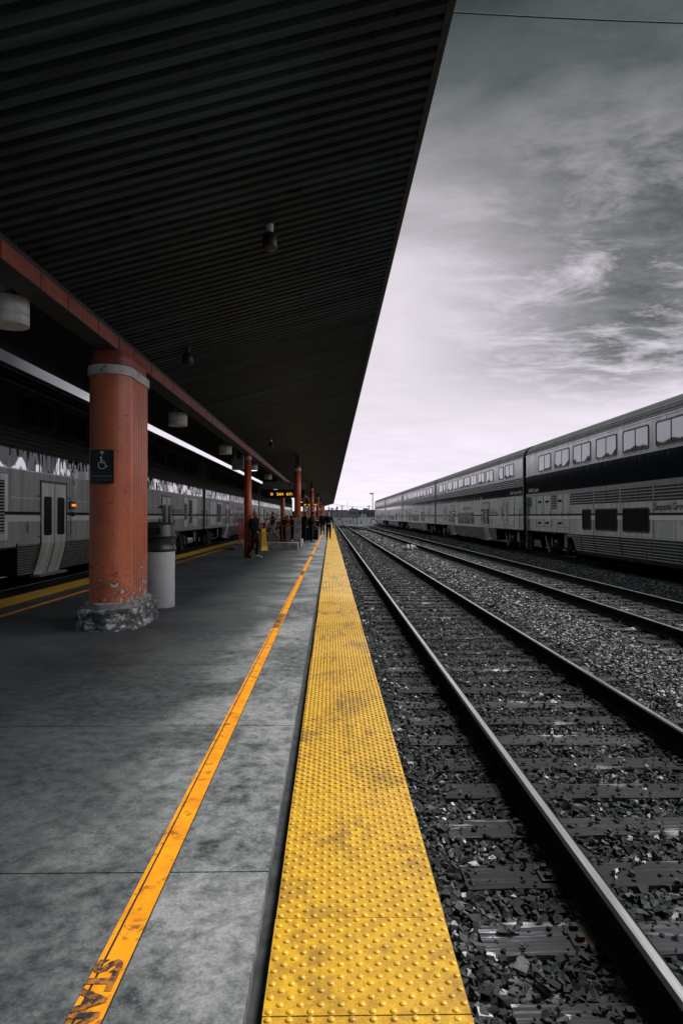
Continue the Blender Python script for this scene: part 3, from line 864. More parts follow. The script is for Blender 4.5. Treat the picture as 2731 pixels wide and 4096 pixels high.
# ------------------------------------------------------------------ stair curb and railing
c = empty('stair_curb', (-2.75, 29.3, 0), 'raised rough concrete curb carrying the coral railing', 'curb')
g = MB(); g.box(-.18, 1.32, 0, 1.5, 0, .30); g.box(.92, 1.36, 1.5, 5.3, 0, .31); g.box(-1.42, -1.0, 0, 6, 0, .29)
g.build_each('curb_block', 'curb', c)
g = MB(); g.box(-1.0, -.18, .6, 6, 0, .012); g.build('stair_void', 'void', c)
def railing(loc, pts, label, posts_every=None, arches=True):
    r = empty('railing', loc, label, 'railing', 'coral painted railings')
    for (a, b) in pts:
        a = Vector(a); b = Vector(b); L = (b-a).length; d = (b-a)/L
        g = MB()
        for z in (1.03, .72, .10): g.tube([a+Vector((0, 0, z)), b+Vector((0, 0, z))], .022 if z > 1 else .014, 8)
        g.build_each('rail_bar', 'red_rail', r)
        for t in (0, 1):
            p = a+d*L*t; g = MB(); g.tube([p+Vector((0, 0, -.0)), p+Vector((0, 0, 1.045))], .030, 8); g.build('post', 'red_rail', r)
        n = max(2, int(L/.165)); g = MB()
        for k in range(1, n):
            p = a+d*L*k/n; g.tube([p+Vector((0, 0, .1)), p+Vector((0, 0, .92))], .009, 6)
            if arches and k % 2 == 1 and k+1 < n:
                q = a+d*L*(k+1)/n; m = (p+q)/2
                g.tube([p+Vector((0, 0, .92)), m+Vector((0, 0, .985)), q+Vector((0, 0, .92))], .009, 6)
        g.build('pickets', 'red_rail', r)
    return r
railing((-2.93, 30.5, .30), [((0, 0, 0), (1.30, 0, 0)), ((1.33, .1, 0), (1.37, 3.6, 0))], 'coral front railing with arched pickets on the curb by the concrete footed column')
railing((-4.10, 30.5, .29), [((0, 0, 0), (.36, 0, 0)), ((0, .1, 0), (0, 4, 0))], 'short coral railing section left of the woman in black')
railing((-3.38, 30.2, .0), [((0, 0, .0), (-.02, 3.5, .0))], 'receding coral railing just left of the yellow floor cone')

# yellow wet floor cone (tall square pyramid with cut outs)
cn = empty('floor_cone', (-2.87, 28.9, 0), 'tall yellow wet floor safety cone on the platform in front of the railing', 'safety cone', rz=R(28))
M['cone'] = mat('yellow cone plastic', (.80, .50, .005), (.65, .36, .005), .4, ns=5)
g = MB()
lv = [(.17, 0), (.16, .03), (.125, .16), (.072, .90), (.06, .93)]
vs = []; fs = []
for r_, z in lv: vs += [(-r_, -r_, z), (r_, -r_, z), (r_, r_, z), (-r_, r_, z)]
for j in range(len(lv)-1):
    for k in range(4):
        a = j*4+k; b_ = j*4+(k+1) % 4; fs.append((a, b_, b_+4, a+4))
fs.append((16, 17, 18, 19)); g.add(vs, fs); g.build('cone_body', 'cone', cn)
g = MB()
for k in range(6):
    z = .22+k*.085; rr = .125-(z-.16)*.0716
    w = rr*.55
    g.box(-w, w, -rr-.004, -rr+.002, z, z+.03); g.box(rr-.002, rr+.004, -w*.6, w*.6, z, z+.035)
z = .74; rr = .085; g.prism([(-.03, .74), (.03, .74), (0, .80)], 'y', -.092, -.084)
g.build('printed_warning', 'black', cn)

# ------------------------------------------------------------------ train cars
L_CAR = 25.45
HW = 1.55
def zr(z): return z
def side_quadpanel(g, u0, u1, z0, z1, off, mi=0):
    g.box(u0, u1, -HW-off, -HW+.02, z0, z1, mi)
def flutes(u0, u1, z0, z1, pitch, depth=.018, ybase=None, slant=0., taper=None):
    # real corrugations running along the car
    n = max(1, int(round((z1-z0)/pitch))); p = (z1-z0)/n
    g = MB(); vs = []; fs = []
    def yb(z):
        if taper: return -HW - .004 + taper*(z1-z)/(z1-z0)
        return -HW - .004
    pr = []
    for k in range(n):
        z = z0+k*p
        pr += [(0, z), (0, z+p*.30), (depth, z+p*.50), (depth, z+p*.68), (0, z+p*.88)]
    pr.append((0, z1))
    for (d, z) in pr:
        s = slant*(z1-z)/(z1-z0)
        y = yb(z)-d
        vs += [(u0-s*(-1) if False else u0+s, y, z), (u1-s, y, z)]
    for i in range(len(pr)-1):
        a = 2*i; fs.append((a, a+1, a+3, a+2))
    g.add(vs, fs); g.m = [(0 if i % 5 in (2, 3) else 1) for i in range(len(fs))]; return g
def window(car, u0, u1, z0, z1, glass, split=True, low=False):
    w = (u1-u0)/2; h = (z1-z0)/2; cx = (u0+u1)/2; cz = (z0+z1)/2
    g = MB(); outer = rrect(w, h, .10, 5); inner = rrect(w-.045, h-.045, .075, 5)
    n = len(outer); y0, y1 = -HW-.016, -HW-.002
    vs = [(cx+x, y0, cz+z) for x, z in outer] + [(cx+x, y0, cz+z) for x, z in inner] + [(cx+x, y1, cz+z) for x, z in outer] + [(cx+x, y1+.004, cz+z) for x, z in inner]
    fs = []
    for k in range(n):
        k2 = (k+1) % n
        fs += [(k, n+k, n+k2, k2), (k, k2, 2*n+k2, 2*n+k), (n+k, 3*n+k, 3*n+k2, n+k2)]
    g.add(vs, fs)
    if split: g.box(cx-.022, cx+.022, y0+.003, y1, z0+.02, z1-.02)
    f = g.build('window', 'rubber', car)
    g = MB()
    if split:
        for a, b in ((-w+.045, -.022), (.022, w-.045)):
            ii = rrect((b-a)/2, h-.045, .05, 4)
            g.prism([(cx+(a+b)/2+x, cz+z) for x, z in ii], 'y', -HW-.0065, -HW-.003)
    else:
        g.prism([(cx+x, cz+z) for x, z in inner], 'y', -HW-.0065, -HW-.003)
    g.build_each('pane', glass, f)
def louvre(car, u0, u1, z0, z1, la=None, handle=True):
    g = MB(); side_quadpanel(g, u0, u1, z0, z1, .014)
    p = g.build('access_panel', 'steel_body', car)
    g = MB(); t = .012; d = .0165
    for (a, b, c_, e) in ((u0-t, u0, z0-t, z1+t), (u1, u1+t, z0-t, z1+t), (u0, u1, z0-t, z0), (u0, u1, z1, z1+t)): side_quadpanel(g, a, b, c_, e, .006)
    if la:
        a, b, c_, e = la; side_quadpanel(g, a, b, c_, e, .0165)
    g.build('seam', 'underframe', p)
    if la:
        a, b, c_, e = la; g = MB(); n = int((e-c_)/.06)
        for k in range(n):
            z = c_+(e-c_)*(k+.5)/n; g.prism([(-HW-.017, z-.013), (-HW-.034, z-.020), (-HW-.034, z-.012), (-HW-.017, z+.006)], 'x', a+.02, b-.02)
        g.build('slats', 'steel_body', p)
    if handle:
        g = MB(); um = u1-.05; g.tube([(um, -HW-.03, 1.42), (um, -HW-.03, 1.62)], .010, 6); g.build('latch', 'grey_metal', p)
def bogie(car, u):
    b = MB()
    b.box(u-1.5, u+1.5, -1.12, -.98, .18, .38); b.box(u-1.5, u+1.5, .98, 1.12, .18, .38)
    b.box(u-.35, u+.35, -1.2, 1.2, .30, .60); b.box(u-1.2, u-.9, -1.16, -.96, -.02, .5); b.box(u+.9, u+1.2, -1.16, -.96, -.02, .5)
    for s in (-.35, .35): b.lathe(u+s, -1.13, [(.1, .36), (.12, .40), (.12, .72), (.1, .76)], 12)
    o = b.build('bogie', 'underframe', car)
    for du in (-1.25, 1.25):
        g = MB()
        for yy in (-.80, .68):
            n = 24; vs = []; fs = []
            for y_, r_ in ((yy-.02, .40), (yy, .46), (yy+.13, .46), (yy+.13, .2)):
                vs += [(u+du+r_*cos(2*pi*k/n), y_, .30+r_*sin(2*pi*k/n)) for k in range(n)]
            for j in range(3):
                for k in range(n): a = j*n+k; b2 = j*n+(k+1) % n; fs.append((a, b2, b2+n, a+n))
            fs.append(tuple(range(n))); g.add(vs, fs)
        g.build_each('wheel', 'underframe', o)
    g = MB(); g.tube([(u-1.1, -1.30, .72), (u-.65, -1.32, .15)], .03, 6); g.box(u-.62, u-.52, -1.34, -1.26, -.02, .18); g.box(u+.25, u+.45, -1.36, -1.30, .42, .50)
    g.tube([(u-.2, -1.32, .62), (u-.1, -1.34, .2)], .025, 6); g.box(u+1.55, u+1.80, -1.42, -1.36, .28, .72)
    g.build('brake_gear', 'bright_bits', o)

def hull(car, kind):
    # cross section half profile (y outward, z)
    side = [(HW, .84), (HW, 4.12), (HW-.03, 4.27), (HW-.11, 4.42), (HW-.27, 4.56), (HW-.55, 4.68), (.55, 4.745), (0, 4.77)]
    zb = 3.22 if kind == 'coach' else 2.80
    def strip(pts, u0, u1, name, mt, smooth=False):
        g = MB()
        for s in (-1, 1):
            vs = []; fs = []
            for (y, z) in pts: vs += [(u0, s*y, z), (u1, s*y, z)]
            for i in range(len(pts)-1):
                a = 2*i; fs.append((a, a+1, a+3, a+2) if s < 0 else (a, a+2, a+3, a+1))
            g.add(vs, fs)
        return g.build(name, mt, car, smooth)
    strip([(HW, .84), (HW, 2.40)], 0, L_CAR, 'lower_side', 'steel_body')
    strip([(HW, 2.40), (HW, zb)], 0, L_CAR, 'dark_band', 'navy')
    strip([(HW, zb), (HW, 4.12)], 0, L_CAR, 'window_band', 'steel_band' if kind != 'coach' else 'steel_band')
    # ribbed roof as one shell
    pts = [(HW+.012, 4.12), (HW+.012, 4.15)]
    base = side[1:]
    import bisect
    seg_ = []
    for (a, b) in zip(base[:-1], base[1:]):
        L = math.hypot(b[0]-a[0], b[1]-a[1]); n = max(1, int(L/.05))
        for k in range(n): seg_.append((a[0]+(b[0]-a[0])*k/n, a[1]+(b[1]-a[1])*k/n))
    for i, q in enumerate(seg_[1:]):
        nrm = .010 if i % 2 == 0 else -.004
        pts.append((q[0]+nrm, q[1]+nrm))
    pts.append((0, 4.77))
    strip(pts, 0, L_CAR, 'roof', 'train_roof')
    # ends and floor
    g = MB(); prof = [(y, z) for y, z in side] + [(-y, z) for y, z in reversed(side[:-1])]
    for u in (0.01, L_CAR-.01): g.add([(u, y, z) for y, z in prof], [tuple(range(len(prof)))])
    g.box(.02, L_CAR-.02, -HW+.01, HW-.01, .80, .845)
    g.build('end_wall', 'underframe', car)
    g = MB(); g.box(-.24, .0, -.9, .9, .9, 4.3); g.box(L_CAR, L_CAR+.24, -.9, .9, .9, 4.3); g.box(-.22, -.02, -1.35, 1.35, 2.6, 4.35); g.box(L_CAR+.02, L_CAR+.22, -1.35, 1.35, 2.6, 4.35)
    g.build('gangway', 'underframe', car)

def door(car, u0, u1, z0=.18, z1=2.19):
    # two leaves that follow the curved skirt
    def yy(z): return -HW-.012 if z > .86 else -HW-.012 + .17*((.86-z)/.66)**1.2
    zs = [z0, z0+.12, .4, .55, .7, .86, 1.0, z1]
    g = MB(); w = (u1-u0)
    def sheet(a, b, off, mi, za=None, zb=None):
        zz = [z for z in zs if (za is None or z > za) and (zb is None or z < zb)]
        if za is not None: zz = [za]+zz
        if zb is not None: zz = zz+[zb]
        vs = []; fs = []
        for z in zz: vs += [(a, yy(z)-off, z), (b, yy(z)-off, z)]
        for i in range(len(zz)-1): k = 2*i; fs.append((k, k+1, k+3, k+2))
        n0 = len(vs)
        for z in zz: vs += [(a, yy(z)+.06, z), (b, yy(z)+.06, z)]
        for i in range(len(zz)-1):
            k = 2*i; fs.append((k, k+2, n0+k+2, n0+k)); fs.append((k+1, n0+k+1, n0+k+3, k+3))
        g.add(vs, fs, mi)
    sheet(u0, u0+w*.47, 0, 0); sheet(u0+w*.53, u1, 0, 0)
    d = g.build('door', 'steel_body', car)
    g = MB(); sheet(u0+w*.47, u0+w*.53, -.02, 0); sheet(u0-.06, u0, .004, 0); sheet(u1, u1+.06, .004, 0)
    g.box(u0-.06, u1+.06, -HW-.03, -HW, z1, z1+.05); g.build('door_seal', 'rubber', d)
    g = MB()
    for a, b in ((u0+w*.08, u0+w*.38), (u0+w*.62, u0+w*.92)):
        ii = rrect((b-a)/2, .43, .06, 4); g.prism([((a+b)/2+x, 1.46+z) for x, z in ii], 'y', -HW-.018, -HW-.012)
    g.build_each('door_glass', 'glass_low', d)
    g = MB(); g.box(u0-.08, u1+.08, -HW-.02, -HW+.2, z0-.05, z0); g.build('step', 'bright_bits', d)
    g = MB()
    for uu in (u0-.16, u1+.16): g.tube([(uu, -HW, 1.0), (uu, -HW-.06, 1.03), (uu, -HW-.06, 1.85), (uu, -HW, 1.9)], .013, 6)
    g.build_each('grab_rail', 'grey_metal', d)

def skirt(car, u0, u1, gaps=(), pitch=.056, taper=.17, zt=.86, zb=.20):
    g = MB()
    cuts = [u0]; 
    for a, b in gaps: cuts += [a, b]
    cuts.append(u1)
    pieces = list(zip(cuts[::2], cuts[1::2]))
    for i, (a, b) in enumerate(pieces):
        sl0 = .38 if i == 0 else 0; sl1 = .38 if i == len(pieces)-1 else 0
        f = flutes(a, b, zb, zt, pitch, .016, taper=taper)
        vs = []
        for (x, y, z) in f.v:
            k = (zt-z)/(zt-zb)
            if abs(x-a) < 1e-6: x = x+sl0*k
            else: x = x-sl1*k
            vs.append((x, y, z))
        g.add(vs, f.f); g.m[-len(f.m):] = f.m
    g.build('fluted_skirt', ['steel_flute', 'flute_shade'], car)
    g = MB()   # backing tub, closed to the floor
    for s in (-1, 1):
        g.add([(u0+.38, s*(HW-taper-.01), zb), (u1-.38, s*(HW-taper-.01), zb), (u1, s*(HW-.012), zt), (u0, s*(HW-.012), zt)], [(0,1,2,3)])
    g.add([(u0+.38, -HW+taper, zb), (u1-.38, -HW+taper, zb), (u1-.38, HW-taper, zb), (u0+.38, HW-taper, zb)], [(0,1,2,3)])
    for u, v in ((u0, u0+.38), (u1, u1-.38)): g.add([(u, -HW, zt), (u, HW, zt), (v, HW-taper, zb), (v, -HW+taper, zb)], [(0,1,2,3)])
    g.box(u0-.03, u0+.02, -HW-.012, -HW, .82, .9)
    g.build('skirt_tub', 'underframe', car)

def stripes(car, gaps):
    for nm, mt, z0, z1, off in (('black_stripe', 'void', 1.482, 1.545, .0155), ('white_stripe', 'white_band', 1.345, 1.475, .0150)):
        g = MB(); u = 0
        for a, b in sorted(gaps)+[(L_CAR, L_CAR)]:
            if a > u: side_quadpanel(g, u, a, z0, z1, off)
            u = b
        g.build(nm, mt, car)

def T(car, nm, s, size, u, z, mt, fit=None, sp=1., bold=0, off=.008):
    text(nm, s, size, mtx((u, -HW-off, z), (1, 0, 0), (0, 0, 1)), mt, car, sp, bold, fit)

def make_surfliner(loc, rz, label, group, number, place):
    # u: reader's left end = 0
    car = empty('passenger_car', loc, label, 'train car', group, rz)
    hull(car, 'surf')
    o = lambda y: 55.9 - y      # measured on the right train: world Y -> u
    d1, d2 = (o(49.15), o(47.8)), (o(38.55), o(37.2))
    lows = [(46.07, 44.34), (44.0, 42.3), (41.96, 41.1)]
    ups = [(54.2, 52.6), (52.2, 51.35), (50.2, 48.5), (48.1, 46.4), (46.0, 44.4), (44.0, 42.3), (42, 40.3), (39.9, 38.2), (37.8, 36.2), (34.95, 34.05), (33.7, 32.1)]
    for a, b in ups: window(car, o(a), o(b), 3.33, 3.99, 'glass_up', split=(a-b) > 1)
    for a, b in lows: window(car, o(a), o(b), 1.0, 1.69, 'glass_low', split=False)
    flutes(0.02, L_CAR-.02, 2.80, 3.24, .088, .02).build('fluted_panel', ['steel_flute', 'flute_shade'], car)
    door(car, *d1); door(car, *d2)
    skirt(car, 5.6, 20.3, (tuple(d1), tuple(d2)))
    louvre(car, 1.45, 2.3, .98, 2.26); louvre(car, 2.34, 3.2, .98, 2.26); louvre(car, 3.5, 5.2, .98, 2.28, (3.65, 5.05, 1.12, 2.15), False)
    louvre(car, 21.0, 21.9, .98, 2.28, (21.1, 21.7, 1.30, 2.0)); louvre(car, 22.1, 22.85, 1.05, 2.28, (22.2, 22.75, 1.12, 2.18), False); louvre(car, 22.9, 23.9, .98, 2.28)
    stripes(car, [(d1[0]-.06, d1[1]+.06), (d2[0]-.06, d2[1]+.06)] + [(o(a), o(b)) for a, b in lows] + [(3.65, 5.05), (21.1, 21.7), (22.2, 22.75)])
    g = MB(); 
    for a, b in ((.02, 1.4), (5.3, d1[0]-.1), (d1[1]+.1, d2[0]-.1), (d2[1]+.1, 20.9), (23.95, L_CAR-.02)): g.box(a, b, -HW-.012, -HW, 1.81, 1.84)
    g.box(.02, L_CAR-.02, -HW-.012, -HW, 2.385, 2.41); g.box(.02, L_CAR-.02, -HW-.02, -HW, 4.10, 4.12)
    g.build('trim', 'steel_flute', car)
    bogie(car, 3.1); bogie(car, 22.4)
    g = MB(); g.box(.02, .05, -HW-.03, -HW, .9, 4.1); g.box(L_CAR-.05, L_CAR-.02, -HW-.03, -HW, .9, 4.1); g.build_each('corner_post', 'steel_body', car)
    # lettering
    xs = [(8.45, 'S', .60, .50, 2.12), (9.65, 'U', .30, .28, 2.35), (10.85, 'R', .30, .28, 2.35), (12.0, 'F', .30, .28, 2.35), (13.15, 'L', .30, .28, 2.35), (14.2, 'I', .30, .06, 2.35), (14.95, 'N', .30, .28, 2.35), (15.95, 'E', .30, .25, 2.35), (16.65, 'R', .60, .50, 2.12)]
    for u, ch, sz, w, z in xs: T(car, 'letter', ch, sz*1.12, u, z, 'letter_light', fit=None, off=.022, bold=-.006)
    T(car, 'railway_name', 'Amtrak California', .30, 11.4, 1.90, 'letter_dark', 2.75, off=.010)
    T(car, 'car_name', place, .22, 18.95, 1.60, 'letter_dark', 1.75, off=.010)
    T(car, 'car_number', number, .22, 23.2, 2.50, 'letter_light', 1.9)
    T(car, 'car_number', number, .20, .6, 2.50, 'letter_light', 1.7)
    g = MB(); g.lathe(d1[1]+.32, 0, [(.001, 0)], 3) if False else None
    g.ball((d1[1]+.30, -HW-.06, 1.72), .032, 10); g.ball((d1[1]+.42, -HW-.06, 1.72), .032, 10); g.build_each('marker_lamp', 'amberlamp', car)
    g = MB(); g.box(d1[1]+.22, d1[1]+.5, -HW-.04, -HW, 1.62, 1.82); g.ball((d1[1]+.34, -HW-.04, 1.5), .06, 10); g.ball((d2[0]-.35, -HW-.04, 1.80), .05, 10); g.box(d2[0]-.5, d2[0]-.4, -HW-.03, -HW, 1.25, 1.4)
    g.build_each('lamp_housing', 'rubber', car)
    g = MB(); g.box(d2[1]+.55, d2[1]+.61, -HW-.02, -HW, 1.1, 1.32); g.box(d1[0]-.7, d1[0]-.64, -HW-.02, -HW, 1.1, 1.32); g.build_each('valve_cover', 'bright_bits', car)
    g = MB(); g.tube([(L_CAR-.45, -HW, .95), (L_CAR-.45, -HW-.06, .98), (L_CAR-.45, -HW-.06, 1.75), (L_CAR-.3, -HW-.0, 1.8)], .015, 6); g.tube([(.35, -HW, .95), (.35, -HW-.06, .98), (.35, -HW-.06, 1.75), (.35, -HW-.0, 1.8)], .015, 6); g.build_each('grab_rail', 'rubber', car)
    return car

def make_coach(loc, rz, label, group):
    car = empty('passenger_car', loc, label, 'train car', group, rz)
    hull(car, 'coach')
    o = lambda y: 30.05 - y
    ups = [(28.26, 26.67), (26.2, 24.6), (24.2, 22.55), (22.1, 20.48), (20.06, 18.4), (18.0, 16.35), (15.95, 14.3), (13.9, 12.25), (11.85, 10.2), (9.8, 8.2), (7.7, 6.1)]
    lows = [(23.33, 22.5), (22.18, 20.43), (20.09, 18.36), (13.4, 11.7), (11.3, 9.6)]
    for a, b in ups: window(car, o(a), o(b), 3.31, 3.99, 'glass_up')
    for i, (a, b) in enumerate(lows): window(car, o(a), o(b), .99, 1.70, 'glass_low', split=False)
    # upper flutes in riveted lengths
    for a, b in ((.25, .85), (5.55, 7.7), (7.78, 9.75), (9.83, 11.85), (11.93, 19.5)):
        flutes(a, b, 1.87, 2.31, .088, .02).build('fluted_panel', ['steel_flute', 'flute_shade'], car)
    flutes(3.45, 4.05, 1.75, 2.31, .09, .02).build('fluted_panel', ['steel_flute', 'flute_shade'], car)
    for a, b in ((5.6, 7.72), (7.78, 9.78), (9.84, 19.9)):
        f = flutes(a, b, .20, .86, .083, .022, taper=.10)
        vs = []
        for (x, y, z) in f.v:
            k = (.86-z)/.66
            if a == 5.6 and abs(x-a) < 1e-6: x += .35*k
            vs.append((x, y, z))
        g = MB(); g.add(vs, f.f); g.m = f.m; g.build('fluted_panel', ['steel_flute', 'flute_shade'], car)
    g = MB()
    for s in (-1, 1): g.add([(5.98, s*(HW-.11), .12), (19.5, s*(HW-.11), .12), (19.9, s*(HW-.012), .86), (5.6, s*(HW-.012), .86)], [(0,1,2,3)])
    g.add([(5.98, -HW+.11, .12), (19.5, -HW+.11, .12), (19.5, HW-.11, .12), (5.98, HW-.11, .12)], [(0,1,2,3)])
    for u, v in ((5.6, 5.98), (19.9, 19.5)): g.add([(u, -HW, .86), (u, HW, .86), (v, HW-.11, .12), (v, -HW+.11, .12)], [(0,1,2,3)])
    g.build('skirt_tub', 'underframe', car)
    for (a, b, ls) in ((28.5, 27.62, 1), (27.56, 26.65, 1), (25.93, 25.28, 1), (25.2, 24.54, 0)):
        louvre(car, o(a), o(b), 1.04, 2.30)
        if ls:
            g = MB(); m = (o(a)+o(b))/2
            for z in (2.0, 1.14): side_quadpanel(g, m-.22, m+.22, z, z+.09, .018)
            g.build_each('vent', 'underframe', car)
    louvre(car, o(28.9), o(28.6), 1.04, 2.30, None, False)
    stripes(car, [(o(a), o(b)) for a, b in lows])
    g = MB(); g.box(.02, L_CAR-.02, -HW-.02, -HW, 2.40, 2.425); g.box(.02, L_CAR-.02, -HW-.012, -HW, 2.33, 2.40); g.box(.02, L_CAR-.02, -HW-.03, -HW, 3.20, 3.235); g.box(.02, L_CAR-.02, -HW-.022, -HW, 4.10, 4.135)
    for a, b in ups:
        g.box(o(a)+.1, o(b)-.1, -HW-.022, -HW, 3.275, 3.29)
    g.build('trim', 'steel_flute', car)
    g = MB()
    for k in range(10): 
        z = .05+k*.1 if k < 7 else 1.0+(k-6)*.3
        g.box(.2, .45, -HW-.06, -HW-.02, z, z+.015); 
        if k < 7: g.box(.75, .95, -HW-.06, -HW-.02, z, z+.015)
    g.box(.17, .2, -HW-.06, -HW, .05, 2.3); g.box(.45, .48, -HW-.06, -HW, .85, 2.3); g.build('ladder', 'bright_bits', car)
    bogie(car, 3.0); bogie(car, 22.4)
    T(car, 'car_number', '34960 Coach', .23, .35, 2.50, 'letter_light', 1.45)
    T(car, 'car_name', 'Sequoia Grove', .26, 11.95, 1.62, 'letter_dark', 1.72, bold=.004, off=.01)
    T(car, 'faint_name', 'Coach', .26, 13.3, 1.22, 'steel_flute', 1.0, off=.006)
    g = MB()
    for u in (5.5, 7.74, 9.8, 11.9): g.box(u-.012, u+.012, -HW-.008, -HW, .86, 1.87)
    g.build('seam', 'grey_metal', car)
    return car

GR = 'cars of the standing train on the right'; GL = 'cars of the train at the left of the platform'
XR = 8.72 + HW
make_coach((XR, 30.05, 0), R(-90), 'nearest silver and black bi-level coach, with a wide dark band, cut by the right edge', GR)
s0 = make_surfliner((XR, 55.9, 0), R(-90), 'second bi-level car on the right, with louvred panels and a lit amber lamp', GR, '6301 Coach Cafe', 'Soledad Canyon')
for y, lb in ((81.8, 'third silver bi-level car of the right hand train'), (107.6, 'fourth silver bi-level car of the right hand train'), (133.4, 'last and farthest bi-level car of the right hand train')):
    c = copy_tree(s0); c.location = (XR, y, 0); c['label'] = lb
XLF = -6.30 - HW
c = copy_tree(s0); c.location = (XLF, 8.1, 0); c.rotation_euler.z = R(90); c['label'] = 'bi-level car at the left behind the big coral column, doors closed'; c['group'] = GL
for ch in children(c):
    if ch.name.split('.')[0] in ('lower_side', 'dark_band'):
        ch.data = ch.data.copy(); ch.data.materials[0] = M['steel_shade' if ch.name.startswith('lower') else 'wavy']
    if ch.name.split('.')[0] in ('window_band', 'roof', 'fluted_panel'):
        ch.data = ch.data.copy(); ch.data.materials[0] = M['shade_band']
    if ch.name.startswith('car_name'):
        me = text_mesh('Rancho De Oro Park', .22, 1.); w = max(v.co.x for v in me.vertices)
        for v in me.vertices: v.co.x *= 1.9/w
        me.transform(mtx((18.85, -HW-.01, 1.60), (1, 0, 0), (0, 0, 1))); me.materials.clear(); me.materials.append(M['letter_dark']); ch.data = me
for y, lb in ((34.0, 'second bi-level car of the left hand train, beyond the litter bin'), (59.9, 'third bi-level car of the left hand train, seen behind the railing'), (85.8, 'fourth and farthest car of the left hand train')):
    k = copy_tree(c); k.location = (XLF, y, 0); k['label'] = lb

g = MB(); g.box(0, .25, -30, 158, 0, 2.3)  # wall added behind the train to shade the ground beneath it
for k in range(60): g.box(-.05, 0, -30+k*3.1, -29.7+k*3.1, 0, 2.35)
tag(g.build('shade_wall', 'building_dark', loc=(13.4, 0, -.46)), 'added dark wall beyond the right hand train, shading the ground beneath it', 'wall')

# ------------------------------------------------------------------ people
def capsule(g, a, b, ra, rb, n=12):
    a = Vector(a); b = Vector(b); d = (b-a); L = d.length; d.normalize()
    pts = []; rs = []
    for t in (-1, -.85, -.5): pts.append(a+d*ra*t); rs.append(ra*max(.05, math.sqrt(1-t*t)))
    for t in (0, .5, 1): pts.append(a+d*L*t); rs.append(ra+(rb-ra)*t)
    for t in (.5, .85, 1): pts.append(b+d*rb*t); rs.append(rb*max(.05, math.sqrt(1-t*t)))
    g.tube(pts, rs, n)
def ell(g, c, rx, ry, rz): g.ball(c, 1., 16, 0, (rx, ry, rz))
def remesh(o, vox, it=3):
    m = o.modifiers.new('r', 'REMESH'); m.mode = 'VOXEL'; m.voxel_size = vox; m.use_smooth_shade = True
    s = o.modifiers.new('s', 'SMOOTH'); s.iterations = it; s.factor = .5
def J(**k): return {a: Vector(b) for a, b in k.items()}
def stand(**over):
    j = J(pel=(0, 0, .93), wai=(0, 0, 1.08), che=(0, .01, 1.30), nec=(0, 0, 1.46), hea=(0, -.015, 1.60),
          sL=(.185, 0, 1.41), sR=(-.185, 0, 1.41), eL=(.235, .02, 1.13), eR=(-.235, .02, 1.13), wL=(.24, -.05, .88), wR=(-.24, -.05, .88),
          hL=(.09, 0, .90), hR=(-.09, 0, .90), kL=(.10, -.02, .49), kR=(-.10, -.02, .49), aL=(.10, .02, .085), aR=(-.10, .02, .085),
          tL=(.11, -.15, .03), tR=(-.11, -.15, .03))
    for k, v in over.items(): j[k] = Vector(v)
    return j
